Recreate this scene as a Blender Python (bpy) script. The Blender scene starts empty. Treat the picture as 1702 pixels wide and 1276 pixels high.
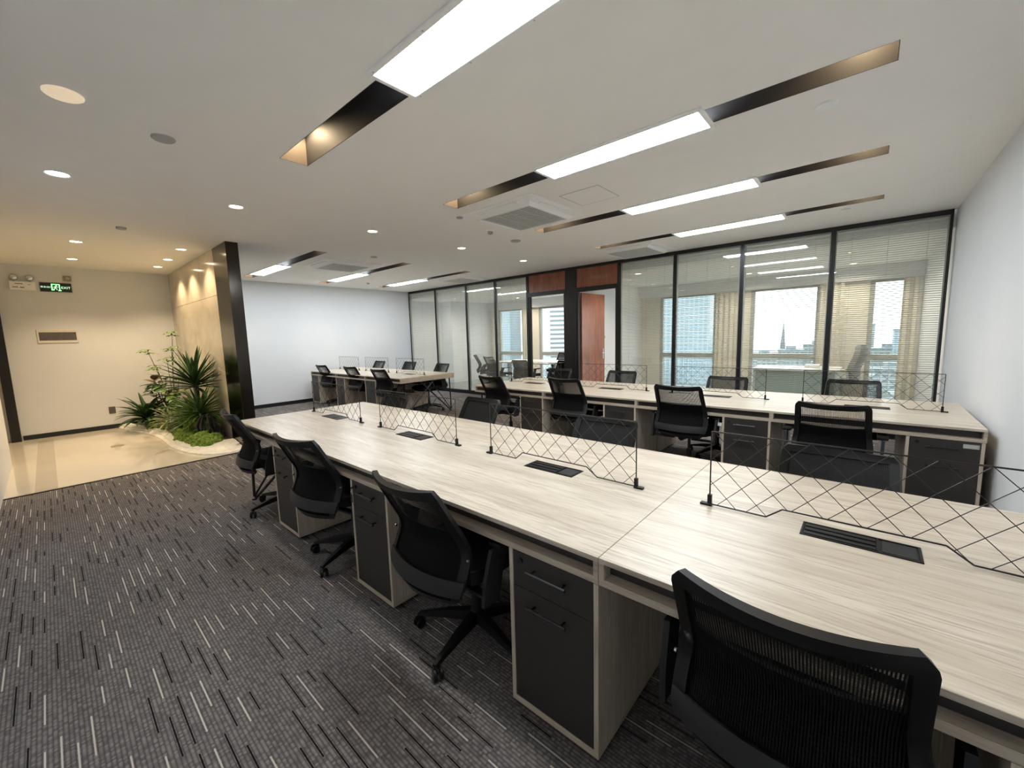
import bpy, bmesh, math, random
from mathutils import Vector, Matrix, noise
random.seed(7)
scene = bpy.context.scene
COL = scene.collection
R_ = math.radians

# ------------------------------------------------------------------ camera
cam_d = bpy.data.cameras.new('camera')
cam = bpy.data.objects.new('camera', cam_d); COL.objects.link(cam)
cam_d.sensor_fit = 'HORIZONTAL'; cam_d.sensor_width = 36.0
cam_d.lens = 676.758 / 1702 * 36.0
cam_d.clip_start = 0.02; cam_d.clip_end = 3000
Rv = Vector((0.75303539, 0.65743409, -0.0267976)); Uv = Vector((-0.05824154, 0.10716734, 0.99253367))
Fv = Vector((-0.6553973, 0.74585225, -0.11899077))
M = Matrix((( Rv.x, Uv.x, -Fv.x, 0.0), (Rv.y, Uv.y, -Fv.y, 0.0), (Rv.z, Uv.z, -Fv.z, 1.45497), (0, 0, 0, 1)))
cam.matrix_world = M
scene.camera = cam

# ------------------------------------------------------------------ world, exposure
scene.view_settings.view_transform = 'Standard'
scene.view_settings.look = 'None'
scene.view_settings.exposure = 0.42
scene.view_settings.gamma = 1.0
scene.view_settings.use_curve_mapping = False
world = bpy.data.worlds.new('sky'); scene.world = world; world.use_nodes = True
wn = world.node_tree.nodes; wl = world.node_tree.links
bg = wn['Background']
bg.inputs['Strength'].default_value = 3.0
bg.inputs['Color'].default_value = (0.92, 0.98, 1.0, 1)

PANEL_E = 26.0       # ceiling light panels
SPOT_W = 9.0        # warm downlights (W)
SLOT_W = 22.0        # little lamps inside the ceiling slots

scene.cycles.max_bounces = 16
scene.cycles.diffuse_bounces = 8
scene.cycles.transparent_max_bounces = 48

# ------------------------------------------------------------------ materials
def nt(name):
    m = bpy.data.materials.new(name); m.use_nodes = True
    return m, m.node_tree.nodes, m.node_tree.links, m.node_tree.nodes['Principled BSDF']
def mat(name, col, rough=0.5, metal=0.0, noise_amt=0.04, scale=40.0, emis=None, estr=0.0, bump=0.0, spec=0.5, coat=0.0):
    m, n, l, b = nt(name)
    b.inputs['Roughness'].default_value = rough; b.inputs['Metallic'].default_value = metal
    b.inputs['Specular IOR Level'].default_value = spec
    b.inputs['Coat Weight'].default_value = coat
    tc = n.new('ShaderNodeTexCoord'); no = n.new('ShaderNodeTexNoise'); no.inputs['Scale'].default_value = scale
    no.inputs['Detail'].default_value = 4
    l.new(tc.outputs['Object'], no.inputs['Vector'])
    r = n.new('ShaderNodeValToRGB')
    r.color_ramp.elements[0].color = tuple(c * (1 - noise_amt) for c in col) + (1,)
    r.color_ramp.elements[1].color = tuple(min(1, c * (1 + noise_amt)) for c in col) + (1,)
    r.color_ramp.elements[0].position = .3; r.color_ramp.elements[1].position = .7
    l.new(no.outputs['Fac'], r.inputs['Fac']); l.new(r.outputs['Color'], b.inputs['Base Color'])
    if bump:
        bp = n.new('ShaderNodeBump'); bp.inputs['Strength'].default_value = bump; bp.inputs['Distance'].default_value = .01
        l.new(no.outputs['Fac'], bp.inputs['Height']); l.new(bp.outputs['Normal'], b.inputs['Normal'])
    if emis:
        b.inputs['Emission Color'].default_value = tuple(emis) + (1,); b.inputs['Emission Strength'].default_value = estr
    return m
def math_node(n, l, op, a, b=None, c=None):
    k = n.new('ShaderNodeMath'); k.operation = op
    for i, v in enumerate((a, b, c)):
        if v is None: continue
        if isinstance(v, (int, float)): k.inputs[i].default_value = v
        else: l.new(v, k.inputs[i])
    return k.outputs[0]
def mix_col(n, l, fac, a, b):
    k = n.new('ShaderNodeMix'); k.data_type = 'RGBA'
    if isinstance(fac, (int, float)): k.inputs[0].default_value = fac
    else: l.new(fac, k.inputs[0])
    for i, v in ((6, a), (7, b)):
        if isinstance(v, tuple): k.inputs[i].default_value = v + (1,) if len(v) == 3 else v
        else: l.new(v, k.inputs[i])
    return k.outputs[2]

def wood_mat(name, c1, c2, c3, axis='X', rough=0.35, streak=1.0, world=False, spec=.5):
    m, n, l, b = nt(name)
    tc = n.new('ShaderNodeTexCoord')
    src = tc.outputs['Object']
    if world:
        g = n.new('ShaderNodeNewGeometry'); src = g.outputs['Position']
    def nz(sx, sy, sz, det=5, rg=.6):
        mp = n.new('ShaderNodeMapping')
        s = {'X': (sx, sy, sz), 'Y': (sy, sx, sz), 'Z': (sy, sz, sx)}[axis]
        mp.inputs['Scale'].default_value = s
        l.new(src, mp.inputs['Vector'])
        k = n.new('ShaderNodeTexNoise'); k.inputs['Scale'].default_value = 1.0; k.inputs['Detail'].default_value = det
        k.inputs['Roughness'].default_value = rg; k.inputs['Distortion'].default_value = .25
        l.new(mp.outputs['Vector'], k.inputs['Vector']); return k.outputs['Fac']
    broad = nz(1.6, 14 * streak, 14 * streak); fine = nz(6, 110 * streak, 110 * streak, 3); knot = nz(1.2, 3.5, 3.5, 2)
    r1 = n.new('ShaderNodeValToRGB'); r1.color_ramp.elements[0].position = .33; r1.color_ramp.elements[1].position = .66
    r1.color_ramp.elements[0].color = c2 + (1,); r1.color_ramp.elements[1].color = c1 + (1,)
    l.new(broad, r1.inputs['Fac'])
    r2 = n.new('ShaderNodeValToRGB'); r2.color_ramp.elements[0].position = .36; r2.color_ramp.elements[1].position = .52
    r2.color_ramp.elements[0].color = (1, 1, 1, 1); r2.color_ramp.elements[1].color = (0, 0, 0, 1)
    l.new(fine, r2.inputs['Fac'])
    f2 = math_node(n, l, 'MULTIPLY', r2.outputs['Color'], .5)
    f3 = math_node(n, l, 'MULTIPLY', knot, f2)
    f4 = math_node(n, l, 'MULTIPLY', f3, 1.6)
    out = mix_col(n, l, f4, r1.outputs['Color'], c3)
    l.new(out, b.inputs['Base Color'])
    b.inputs['Roughness'].default_value = rough
    b.inputs['Specular IOR Level'].default_value = spec
    return m

def glass_mat(name, tint=(0.985, 0.993, 0.988), refl=1.0):
    m = bpy.data.materials.new(name); m.use_nodes = True
    n = m.node_tree.nodes; l = m.node_tree.links; n.clear()
    o = n.new('ShaderNodeOutputMaterial'); t = n.new('ShaderNodeBsdfTransparent'); t.inputs[0].default_value = tint + (1,)
    g = n.new('ShaderNodeBsdfGlossy'); g.inputs['Roughness'].default_value = 0.0
    f = n.new('ShaderNodeLayerWeight'); f.inputs[0].default_value = .5
    x = n.new('ShaderNodeMixShader')
    sch = math_node(n, l, 'ADD', .04, math_node(n, l, 'MULTIPLY', math_node(n, l, 'POWER', f.outputs['Facing'], 5.0), .96))
    l.new(math_node(n, l, 'MULTIPLY', sch, refl), x.inputs[0])
    l.new(t.outputs[0], x.inputs[1]); l.new(g.outputs[0], x.inputs[2]); l.new(x.outputs[0], o.inputs[0])
    return m

def mesh_fabric(name, col=(0.006, 0.006, 0.0065), pitch=0.006, cover=.5):
    """woven office-chair mesh: fine vertical threads with real gaps between them"""
    m = bpy.data.materials.new(name); m.use_nodes = True
    n = m.node_tree.nodes; l = m.node_tree.links; b = n['Principled BSDF']; o = n['Material Output']
    b.inputs['Base Color'].default_value = col + (1,); b.inputs['Roughness'].default_value = .8; b.inputs['Specular IOR Level'].default_value = .2
    tc = n.new('ShaderNodeTexCoord'); sp = n.new('ShaderNodeSeparateXYZ'); l.new(tc.outputs['Object'], sp.inputs[0])
    fx = math_node(n, l, 'FRACT', math_node(n, l, 'MULTIPLY', sp.outputs[0], 1 / pitch))
    fz = math_node(n, l, 'FRACT', math_node(n, l, 'MULTIPLY', sp.outputs[2], 1 / (pitch * 1.6)))
    a = math_node(n, l, 'LESS_THAN', fx, cover); c = math_node(n, l, 'LESS_THAN', fz, .15)
    s = math_node(n, l, 'MAXIMUM', a, c)
    t = n.new('ShaderNodeBsdfTransparent'); x = n.new('ShaderNodeMixShader')
    l.new(s, x.inputs[0]); l.new(t.outputs[0], x.inputs[1]); l.new(b.outputs[0], x.inputs[2]); l.new(x.outputs[0], o.inputs[0])
    return m

def carpet_mat():
    m, n, l, b = nt('carpet')
    g = n.new('ShaderNodeNewGeometry'); sp = n.new('ShaderNodeSeparateXYZ'); l.new(g.outputs['Position'], sp.inputs[0])
    X, Y = sp.outputs[0], sp.outputs[1]
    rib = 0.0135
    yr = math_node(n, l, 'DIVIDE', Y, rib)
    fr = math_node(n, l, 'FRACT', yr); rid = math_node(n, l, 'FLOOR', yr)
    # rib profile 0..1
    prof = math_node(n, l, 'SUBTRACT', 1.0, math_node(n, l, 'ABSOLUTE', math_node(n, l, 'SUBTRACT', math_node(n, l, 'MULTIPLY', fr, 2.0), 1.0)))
    # loops along X
    wv = n.new('ShaderNodeTexWhiteNoise'); wv.noise_dimensions = '1D'; l.new(rid, wv.inputs['W'])
    off = math_node(n, l, 'MULTIPLY', wv.outputs['Value'], 7.3)
    xl = math_node(n, l, 'ADD', math_node(n, l, 'DIVIDE', X, 0.009), off)
    lid = math_node(n, l, 'FLOOR', xl)
    cb = n.new('ShaderNodeCombineXYZ'); l.new(rid, cb.inputs[0]); l.new(lid, cb.inputs[1])
    w2 = n.new('ShaderNodeTexWhiteNoise'); w2.noise_dimensions = '2D'; l.new(cb.outputs[0], w2.inputs['Vector'])
    base = n.new('ShaderNodeValToRGB')
    base.color_ramp.elements[0].color = (0.125, 0.112, 0.110, 1); base.color_ramp.elements[1].color = (0.26, 0.238, 0.232, 1)
    l.new(w2.outputs['Value'], base.inputs['Fac'])
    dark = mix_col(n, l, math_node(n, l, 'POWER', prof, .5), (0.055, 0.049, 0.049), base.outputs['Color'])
    # tile tone variation, 0.5 m carpet tiles
    n3 = n.new('ShaderNodeTexWhiteNoise'); n3.noise_dimensions = '2D'
    c3 = n.new('ShaderNodeCombineXYZ'); l.new(math_node(n, l, 'FLOOR', math_node(n, l, 'DIVIDE', X, .5)), c3.inputs[0]); l.new(math_node(n, l, 'FLOOR', math_node(n, l, 'DIVIDE', Y, .5)), c3.inputs[1])
    l.new(c3.outputs[0], n3.inputs['Vector'])
    nn = n.new('ShaderNodeTexNoise'); nn.inputs['Scale'].default_value = 3.0; l.new(g.outputs['Position'], nn.inputs['Vector'])
    tone = math_node(n, l, 'ADD', .80, math_node(n, l, 'ADD', math_node(n, l, 'MULTIPLY', n3.outputs['Value'], .14), math_node(n, l, 'MULTIPLY', nn.outputs['Fac'], .25)))
    vt = n.new('ShaderNodeVectorMath'); vt.operation = 'SCALE'; l.new(dark, vt.inputs[0]); l.new(tone, vt.inputs['Scale'])
    # dashes: every 3rd rib may carry a pale or black dash
    L = 0.37
    wa = n.new('ShaderNodeTexWhiteNoise'); wa.noise_dimensions = '1D'; l.new(math_node(n, l, 'ADD', rid, 31.7), wa.inputs['W'])
    xd = math_node(n, l, 'ADD', math_node(n, l, 'DIVIDE', X, L), math_node(n, l, 'MULTIPLY', wa.outputs['Value'], 13.1))
    did = math_node(n, l, 'FLOOR', xd); fd = math_node(n, l, 'FRACT', xd)
    cd = n.new('ShaderNodeCombineXYZ'); l.new(rid, cd.inputs[0]); l.new(did, cd.inputs[1])
    wd = n.new('ShaderNodeTexWhiteNoise'); wd.noise_dimensions = '2D'; l.new(cd.outputs[0], wd.inputs['Vector'])
    sc = n.new('ShaderNodeSeparateColor'); l.new(wd.outputs['Color'], sc.inputs[0])
    ln = math_node(n, l, 'ADD', .25, math_node(n, l, 'MULTIPLY', sc.outputs[1], .6))
    inside = math_node(n, l, 'LESS_THAN', fd, ln)
    third = math_node(n, l, 'LESS_THAN', math_node(n, l, 'FRACT', math_node(n, l, 'DIVIDE', math_node(n, l, 'ADD', rid, .5), 3.0)), .3)
    inside = math_node(n, l, 'MULTIPLY', inside, third)
    thin = math_node(n, l, 'GREATER_THAN', prof, .62)
    on = math_node(n, l, 'MULTIPLY', inside, thin)
    white = math_node(n, l, 'MULTIPLY', on, math_node(n, l, 'LESS_THAN', sc.outputs[0], .33))
    black = math_node(n, l, 'MULTIPLY', on, math_node(n, l, 'GREATER_THAN', sc.outputs[0], .66))
    c1 = mix_col(n, l, black, vt.outputs[0], (0.008, 0.007, 0.007))
    c2 = mix_col(n, l, white, c1, (0.55, 0.50, 0.45))
    l.new(c2, b.inputs['Base Color']); b.inputs['Roughness'].default_value = .95; b.inputs['Specular IOR Level'].default_value = .1
    return m

def marble_mat():
    m, n, l, b = nt('beige_marble')
    tc = n.new('ShaderNodeTexCoord'); no = n.new('ShaderNodeTexNoise'); no.inputs['Scale'].default_value = 2.2; no.inputs['Detail'].default_value = 9
    no.inputs['Distortion'].default_value = 1.2
    l.new(tc.outputs['Object'], no.inputs['Vector'])
    r = n.new('ShaderNodeValToRGB'); e = r.color_ramp.elements
    e[0].position = .3; e[0].color = (0.48, 0.42, 0.33, 1); e[1].position = .62; e[1].color = (0.60, 0.53, 0.43, 1)
    l.new(no.outputs['Fac'], r.inputs['Fac']); l.new(r.outputs['Color'], b.inputs['Base Color'])
    b.inputs['Roughness'].default_value = .12
    return m

def facade_mat(name, wall, glass, fw, fh, sill=.45, rough=.5):
    """building front: bands of windows, laid out in metres on the building itself"""
    m, n, l, b = nt(name)
    tc = n.new('ShaderNodeTexCoord'); sp = n.new('ShaderNodeSeparateXYZ'); l.new(tc.outputs['Object'], sp.inputs[0])
    h = math_node(n, l, 'ADD', sp.outputs[0], sp.outputs[1])
    a = math_node(n, l, 'GREATER_THAN', math_node(n, l, 'FRACT', math_node(n, l, 'DIVIDE', h, fw)), .28)
    c = math_node(n, l, 'GREATER_THAN', math_node(n, l, 'FRACT', math_node(n, l, 'DIVIDE', sp.outputs[2], fh)), sill)
    f = math_node(n, l, 'MULTIPLY', a, c)
    l.new(mix_col(n, l, f, wall, glass), b.inputs['Base Color'])
    b.inputs['Roughness'].default_value = rough
    return m

MT = {}
MT['wall'] = mat('white_wall_paint', (0.70, 0.715, 0.74), .8, noise_amt=.01, scale=5)
MT['wallc'] = mat('cream_wall_paint', (0.74, 0.70, 0.60), .8, noise_amt=.01, scale=5)
MT['ceil'] = mat('ceiling_paint', (0.88, 0.87, 0.85), .9, noise_amt=.01, scale=5)
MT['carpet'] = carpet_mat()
MT['marble'] = marble_mat()
MT['tile'] = mat('glossy_cream_tile', (0.66, 0.60, 0.51), .06, noise_amt=.05, scale=1.5, spec=.6)
MT['tileband'] = mat('grey_tile_band', (0.50, 0.44, 0.36), .08, noise_amt=.05, scale=2)
MT['black'] = mat('black_metal', (0.010, 0.010, 0.011), .35, noise_amt=.1)
MT['blackframe'] = mat('black_aluminium', (0.008, 0.008, 0.009), .3, noise_amt=.1)
MT['blacksteel'] = mat('polished_black_steel', (0.06, 0.052, 0.045), .16, metal=1.0, noise_amt=.12, scale=3)
MT['slot'] = mat('dark_slot_lining', (0.020, 0.018, 0.018), .7, noise_amt=.05)
MT['slotend'] = mat('slot_end_glow_tone', (0.10, 0.080, 0.065), .8, noise_amt=.02)  # end panels toned paler than the lining, lamp glow put into the colour
MT['whiteplastic'] = mat('white_plastic', (0.88, 0.89, 0.90), .4, noise_amt=.01)
MT['greyplastic'] = mat('light_grey_plastic', (0.42, 0.42, 0.42), .5, noise_amt=.02)
MT['filter'] = mat('air_filter_mesh', (0.16, 0.165, 0.165), .6, noise_amt=.2, scale=200)
MT['grille'] = mat('grille_plastic', (0.62, 0.63, 0.63), .5)
MT['chrome'] = mat('chrome', (0.7, 0.7, 0.7), .15, metal=1.0)
MT['brass'] = mat('brass', (0.42, 0.28, 0.14), .35, metal=1.0)
MT['cplastic'] = mat('black_chair_plastic', (0.006, 0.006, 0.0065), .45, noise_amt=.1, spec=.28)
MT['cgrey'] = mat('charcoal_chair_plastic', (0.018, 0.018, 0.0195), .5, noise_amt=.1, spec=.3)
MT['cfabric'] = mat('black_seat_fabric', (0.005, 0.005, 0.0055), .9, noise_amt=.3, scale=400, bump=.3)
MT['clumbar'] = mat('black_back_fabric', (0.005, 0.005, 0.0055), .8, noise_amt=.25, scale=500, bump=.2, spec=.2)
MT['cmesh'] = mesh_fabric('black_back_mesh')
MT['cmeshg'] = mesh_fabric('dark_grey_back_mesh', (0.020, 0.020, 0.021), cover=.88)
MT['face'] = mat('dark_brown_front', (0.034, 0.030, 0.028), .45, noise_amt=.06, scale=100)
MT['top'] = wood_mat('pale_oak_top', (0.66, 0.595, 0.50), (0.49, 0.42, 0.335), (0.22, 0.17, 0.125), 'X', rough=.30, world=True)
MT['wood'] = wood_mat('pale_oak_board', (0.60, 0.52, 0.42), (0.47, 0.395, 0.31), (0.26, 0.20, 0.145), 'X', rough=.45)
MT['woodv'] = wood_mat('pale_oak_side', (0.64, 0.56, 0.45), (0.50, 0.425, 0.335), (0.28, 0.22, 0.16), 'Z', rough=.4)
MT['cherry'] = wood_mat('red_brown_veneer', (0.34, 0.125, 0.068), (0.23, 0.075, 0.040), (0.10, 0.035, 0.02), 'Z', rough=.22, streak=.8)
MT['glass'] = glass_mat('clear_glass')
MT['wglass'] = glass_mat('window_glass', (0.97, 0.99, 0.99), .7)
MT['blind'] = mat('pale_blind_slats', (0.66, 0.65, 0.60), .5, noise_amt=.01)
MT['alu'] = mat('grey_window_aluminium', (0.36, 0.37, 0.34), .45, noise_amt=.02)
MT['curtain'] = mat('cream_curtain', (0.68, 0.64, 0.54), .9, noise_amt=.04, scale=20)
MT['lamp'] = mat('lamp_diffuser', (0.9, 0.9, 0.9), .5, emis=(0.90, 0.965, 1.0), estr=PANEL_E)
MT['lens'] = mat('warm_lamp_lens', (0.9, 0.85, 0.75), .5, emis=(1.0, 0.80, 0.52), estr=14)
MT['lensw'] = mat('cool_lamp_lens', (0.9, 0.9, 0.9), .5, emis=(0.92, 0.97, 1.0), estr=16)
MT['glowcover'] = mat('unlit_cover_painted_glow', (0.80, 0.70, 0.56), .5, emis=(1, .78, .55), estr=.35)  # faint glow painted into the cover; the disc itself is off
MT['rock'] = mat('dark_rock', (0.055, 0.048, 0.042), .8, noise_amt=.6, scale=14, bump=1)
MT['moss'] = mat('green_moss', (0.15, 0.23, 0.03), .95, noise_amt=.65, scale=28, bump=1)
MT['stone'] = mat('white_stone', (0.86, 0.83, 0.76), .35, noise_amt=.10, scale=18, bump=.15)
MT['leafd'] = mat('dark_green_leaf', (0.040, 0.095, 0.028), .4, noise_amt=.4, scale=12)
MT['leafm'] = mat('green_leaf', (0.095, 0.185, 0.040), .4, noise_amt=.4, scale=12)
MT['leafl'] = mat('bright_green_leaf', (0.18, 0.28, 0.07), .45, noise_amt=.35, scale=12)
MT['leafv'] = mat('variegated_leaf', (0.33, 0.34, 0.20), .45, noise_amt=.5, scale=60)
MT['leafb'] = mat('bronze_leaf', (0.17, 0.11, 0.05), .5, noise_amt=.4, scale=12)
MT['stem'] = mat('brown_stem', (0.12, 0.09, 0.05), .7, noise_amt=.3, scale=30)
MT['bark'] = mat('grey_bark', (0.17, 0.15, 0.12), .85, noise_amt=.35, scale=50, bump=.6)
MT['signblack'] = mat('sign_black', (0.008, 0.012, 0.008), .3)
MT['signgreen'] = mat('sign_green_light', (0.2, 0.8, 0.3), .5, emis=(0.30, 1.0, 0.36), estr=1.3)
MT['signpale'] = mat('sign_pale_light', (0.5, 0.9, 0.5), .5, emis=(0.62, 1.0, 0.66), estr=.95)
MT['red'] = mat('grey_print', (0.20, 0.14, 0.09), .6)
MT['paper'] = mat('white_paper', (0.8, 0.8, 0.8), .7, noise_amt=.01)
MT['exec'] = mat('grey_leather', (0.23, 0.235, 0.23), .55, noise_amt=.1)
MT['wtop'] = mat('white_desk_top', (0.74, 0.75, 0.74), .25, noise_amt=.02)
MT['greenpanel'] = mat('pale_green_panel', (0.42, 0.50, 0.46), .4, noise_amt=.02)
MT['b_white'] = facade_mat('white_tower_front', (0.50, 0.53, 0.54), (0.15, 0.17, 0.18), 19.0, 3.2, .52)  # facade colours kept pale and bluish, distance haze put into the colour
MT['b_balc'] = facade_mat('balcony_tower_front', (0.38, 0.43, 0.46), (0.13, 0.20, 0.26), 4.0, 3.2, .5)
MT['b_glass'] = facade_mat('blue_glass_tower_front', (0.36, 0.43, 0.47), (0.20, 0.29, 0.35), 2.2, 1.9, .3, .25)
MT['b_low1'] = facade_mat('pale_block_front', (0.40, 0.43, 0.43), (0.20, 0.25, 0.27), 3.4, 3.2, .5)
MT['b_low2'] = facade_mat('grey_block_front', (0.30, 0.34, 0.36), (0.17, 0.22, 0.25), 5.0, 3.2, .5)
MT['b_low3'] = facade_mat('warm_block_front', (0.42, 0.41, 0.38), (0.22, 0.25, 0.26), 2.8, 3.2, .5)
MT['ground'] = mat('city_ground', (0.33, 0.36, 0.36), .9, noise_amt=.3, scale=.03)
MT['spire'] = mat('grey_spire', (0.15, 0.18, 0.20), .6)

# ------------------------------------------------------------------ mesh helpers
class B:
    """collects shapes into one mesh"""
    def __init__(s): s.bm = bmesh.new()
    def box(s, x0, x1, y0, y1, z0, z1, bev=0.0, seg=1, mtx=None):
        r = bmesh.ops.create_cube(s.bm, size=1.0)
        vs = r['verts']
        for v in vs:
            v.co = Vector((x0 + (v.co.x + .5) * (x1 - x0), y0 + (v.co.y + .5) * (y1 - y0), z0 + (v.co.z + .5) * (z1 - z0)))
        if mtx is not None:
            for v in vs: v.co = mtx @ v.co
        if bev > 0:
            es = list({e for v in vs for e in v.link_edges})
            bmesh.ops.bevel(s.bm, geom=es, offset=bev, segments=seg, affect='EDGES', profile=.5, clamp_overlap=True)
        return s
    def tube(s, pts, r, n=8, closed=False, caps=True):
        P = [Vector(p) for p in pts]; rings = []
        N = len(P)
        rr = r if isinstance(r, (list, tuple)) else [r] * N
        prev = None
        for i, p in enumerate(P):
            if closed: t = (P[(i + 1) % N] - P[i - 1])
            elif i == 0: t = P[1] - P[0]
            elif i == N - 1: t = P[-1] - P[-2]
            else: t = (P[i + 1] - P[i]).normalized() + (P[i] - P[i - 1]).normalized()
            t.normalize()
            if prev is None:
                a = Vector((0, 0, 1)) if abs(t.z) < .9 else Vector((1, 0, 0))
                u = t.cross(a).normalized()
            else:
                u = (prev - t * prev.dot(t)).normalized()
            prev = u; w = t.cross(u)
            rings.append([s.bm.verts.new(p + rr[i] * (math.cos(2 * math.pi * k / n) * u + math.sin(2 * math.pi * k / n) * w)) for k in range(n)])
        M_ = N if closed else N - 1
        for i in range(M_):
            a, b = rings[i], rings[(i + 1) % N]
            for k in range(n):
                s.bm.faces.new((a[k], a[(k + 1) % n], b[(k + 1) % n], b[k]))
        if caps and not closed:
            s.bm.faces.new(rings[0][::-1]); s.bm.faces.new(rings[-1])
        return s
    def lathe(s, prof, c=(0, 0, 0), n=24, axis='Z'):
        c = Vector(c); rings = []
        for (r, h) in prof:
            ring = []
            for k in range(n):
                a = 2 * math.pi * k / n
                q = {'Z': Vector((r * math.cos(a), r * math.sin(a), h)), 'X': Vector((h, r * math.cos(a), r * math.sin(a))), 'Y': Vector((r * math.cos(a), h, r * math.sin(a)))}[axis]
                ring.append(s.bm.verts.new(c + q))
            rings.append(ring)
        for a, b in zip(rings, rings[1:]):
            for k in range(n): s.bm.faces.new((a[k], a[(k + 1) % n], b[(k + 1) % n], b[k]))
        s.bm.faces.new(rings[0][::-1]); s.bm.faces.new(rings[-1])
        return s
    def prism(s, poly, z0, z1, mtx=None):
        lo = [s.bm.verts.new((x, y, z0)) for x, y in poly]; hi = [s.bm.verts.new((x, y, z1)) for x, y in poly]
        k = len(poly)
        s.bm.faces.new(lo[::-1]); s.bm.faces.new(hi)
        for i in range(k): s.bm.faces.new((lo[i], lo[(i + 1) % k], hi[(i + 1) % k], hi[i]))
        if mtx is not None:
            for v in lo + hi: v.co = mtx @ v.co
        return s
    def slab(s, fn, us, vs, th, keep=None):
        """curved sheet fn(u,v)->Vector given thickness th; keep(u,v) selects cells"""
        P = [[Vector(fn(u, v)) for v in vs] for u in us]
        nu, nv = len(us), len(vs)
        def nrm(i, j):
            a = P[min(i + 1, nu - 1)][j] - P[max(i - 1, 0)][j]; b = P[i][min(j + 1, nv - 1)] - P[i][max(j - 1, 0)]
            return a.cross(b).normalized()
        V = {}
        def g(i, j, k):
            if (i, j, k) not in V: V[(i, j, k)] = s.bm.verts.new(P[i][j] + nrm(i, j) * (th / 2 if k else -th / 2))
            return V[(i, j, k)]
        cells = {(i, j) for i in range(nu - 1) for j in range(nv - 1) if keep is None or keep((us[i] + us[i + 1]) / 2, (vs[j] + vs[j + 1]) / 2)}
        for (i, j) in cells:
            s.bm.faces.new((g(i, j, 1), g(i + 1, j, 1), g(i + 1, j + 1, 1), g(i, j + 1, 1)))
            s.bm.faces.new((g(i, j, 0), g(i, j + 1, 0), g(i + 1, j + 1, 0), g(i + 1, j, 0)))
            for (di, dj, a, b) in ((-1, 0, (i, j), (i, j + 1)), (1, 0, (i + 1, j + 1), (i + 1, j)), (0, -1, (i + 1, j), (i, j)), (0, 1, (i, j + 1), (i + 1, j + 1))):
                if (i + di, j + dj) not in cells:
                    s.bm.faces.new((g(*a, 1), g(*b, 1), g(*b, 0), g(*a, 0)))
        return s
    def build(s, name, m, parent=None, smooth=False, loc=None):
        bmesh.ops.recalc_face_normals(s.bm, faces=s.bm.faces)
        me = bpy.data.meshes.new(name); s.bm.to_mesh(me); s.bm.free()
        me.materials.append(m)
        if smooth:
            for p in me.polygons: p.use_smooth = True
            try: me.set_sharp_from_angle(angle=R_(40))
            except Exception: pass
        o = bpy.data.objects.new(name, me); COL.objects.link(o)
        if parent is not None: o.parent = parent
        if loc is not None: o.location = loc
        return o
def tag(o, label=None, cat=None, group=None, kind=None):
    if label: o['label'] = label
    if cat: o['category'] = cat
    if group: o['group'] = group
    if kind: o['kind'] = kind
    return o
def thing(name, label, cat, loc=(0, 0, 0), rz=0.0, group=None):
    o = bpy.data.objects.new(name, None); COL.objects.link(o); o.empty_display_size = .1
    o.location = loc; o.rotation_euler = (0, 0, rz)
    return tag(o, label, cat, group)
def struct(name, b, m, parent=None):
    o = b.build(name, m, parent)
    if parent is None: o['kind'] = 'structure'
    return o
def sroot(name, loc=(0, 0, 0)):
    o = bpy.data.objects.new(name, None); COL.objects.link(o); o.location = loc; o['kind'] = 'structure'; o.empty_display_size = .1
    return o
def copy_tree(o, parent=None):
    c = o.copy(); COL.objects.link(c)
    if parent is not None: c.parent = parent
    for ch in [x for x in CH.get(o.name, [])]:
        d = copy_tree(ch, c)
    return c
CH = {}
def index_children():
    CH.clear()
    for o in bpy.data.objects:
        if o.parent: CH.setdefault(o.parent.name, []).append(o)
def clone(src, label, loc, rz=0.0, group=None):
    c = copy_tree(src); c.location = loc; c.rotation_euler = (0, 0, rz)
    c['label'] = label
    if group: c['group'] = group
    return c
def text_mesh(name, txt, size, m, parent, mtx, depth=.001, align='CENTER'):
    cu = bpy.data.curves.new(name, 'FONT'); cu.body = txt; cu.size = size; cu.extrude = depth
    cu.align_x = align; cu.align_y = 'CENTER'
    t = bpy.data.objects.new(name, cu); COL.objects.link(t)
    bpy.context.view_layer.update()
    me = bpy.data.meshes.new_from_object(t.evaluated_get(bpy.context.evaluated_depsgraph_get()))
    bpy.data.objects.remove(t); bpy.data.curves.remove(cu)
    me.name = name; me.materials.clear(); me.materials.append(m)
    me.transform(mtx)
    o = bpy.data.objects.new(name, me); COL.objects.link(o); o.parent = parent
    return o

# ------------------------------------------------------------------ room dimensions
H = 2.756
XW, XE = -10.03, 0.675          # far-left wall, right wall
YL, YG = -0.42, 7.05            # wall beside the camera, glass partition
YW, HR = 10.32, 2.56            # window wall and ceiling height of the offices behind the glass
XC = -6.23                      # where carpet gives way to tile

# floor ------------------------------------------------------------
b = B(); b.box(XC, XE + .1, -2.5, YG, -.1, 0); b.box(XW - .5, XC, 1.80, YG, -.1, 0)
struct('floor', b, MT['carpet'])
b = B(); b.box(XW - .1, XC - .02, -2.5, 1.80, -.1, .001)
struct('floor', b, MT['tile'])
b = B(); b.box(XC - .02, XC + .012, -.42, 1.68, -.02, .007)
tag(struct('trim_1', b, MT['black']), 'thin dark strip between tile and carpet')
b = B(); b.box(-9.72, XC - .021, -.22, -.06, -.05, .0018)
struct('trim_2', b, MT['tileband'])
b = B(); b.box(XW - .5, XE + .1, YG, YW + .2, -.1, 0)
struct('floor', b, mat('grey_office_floor', (0.20, 0.21, 0.205), .18, noise_amt=.05))

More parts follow.
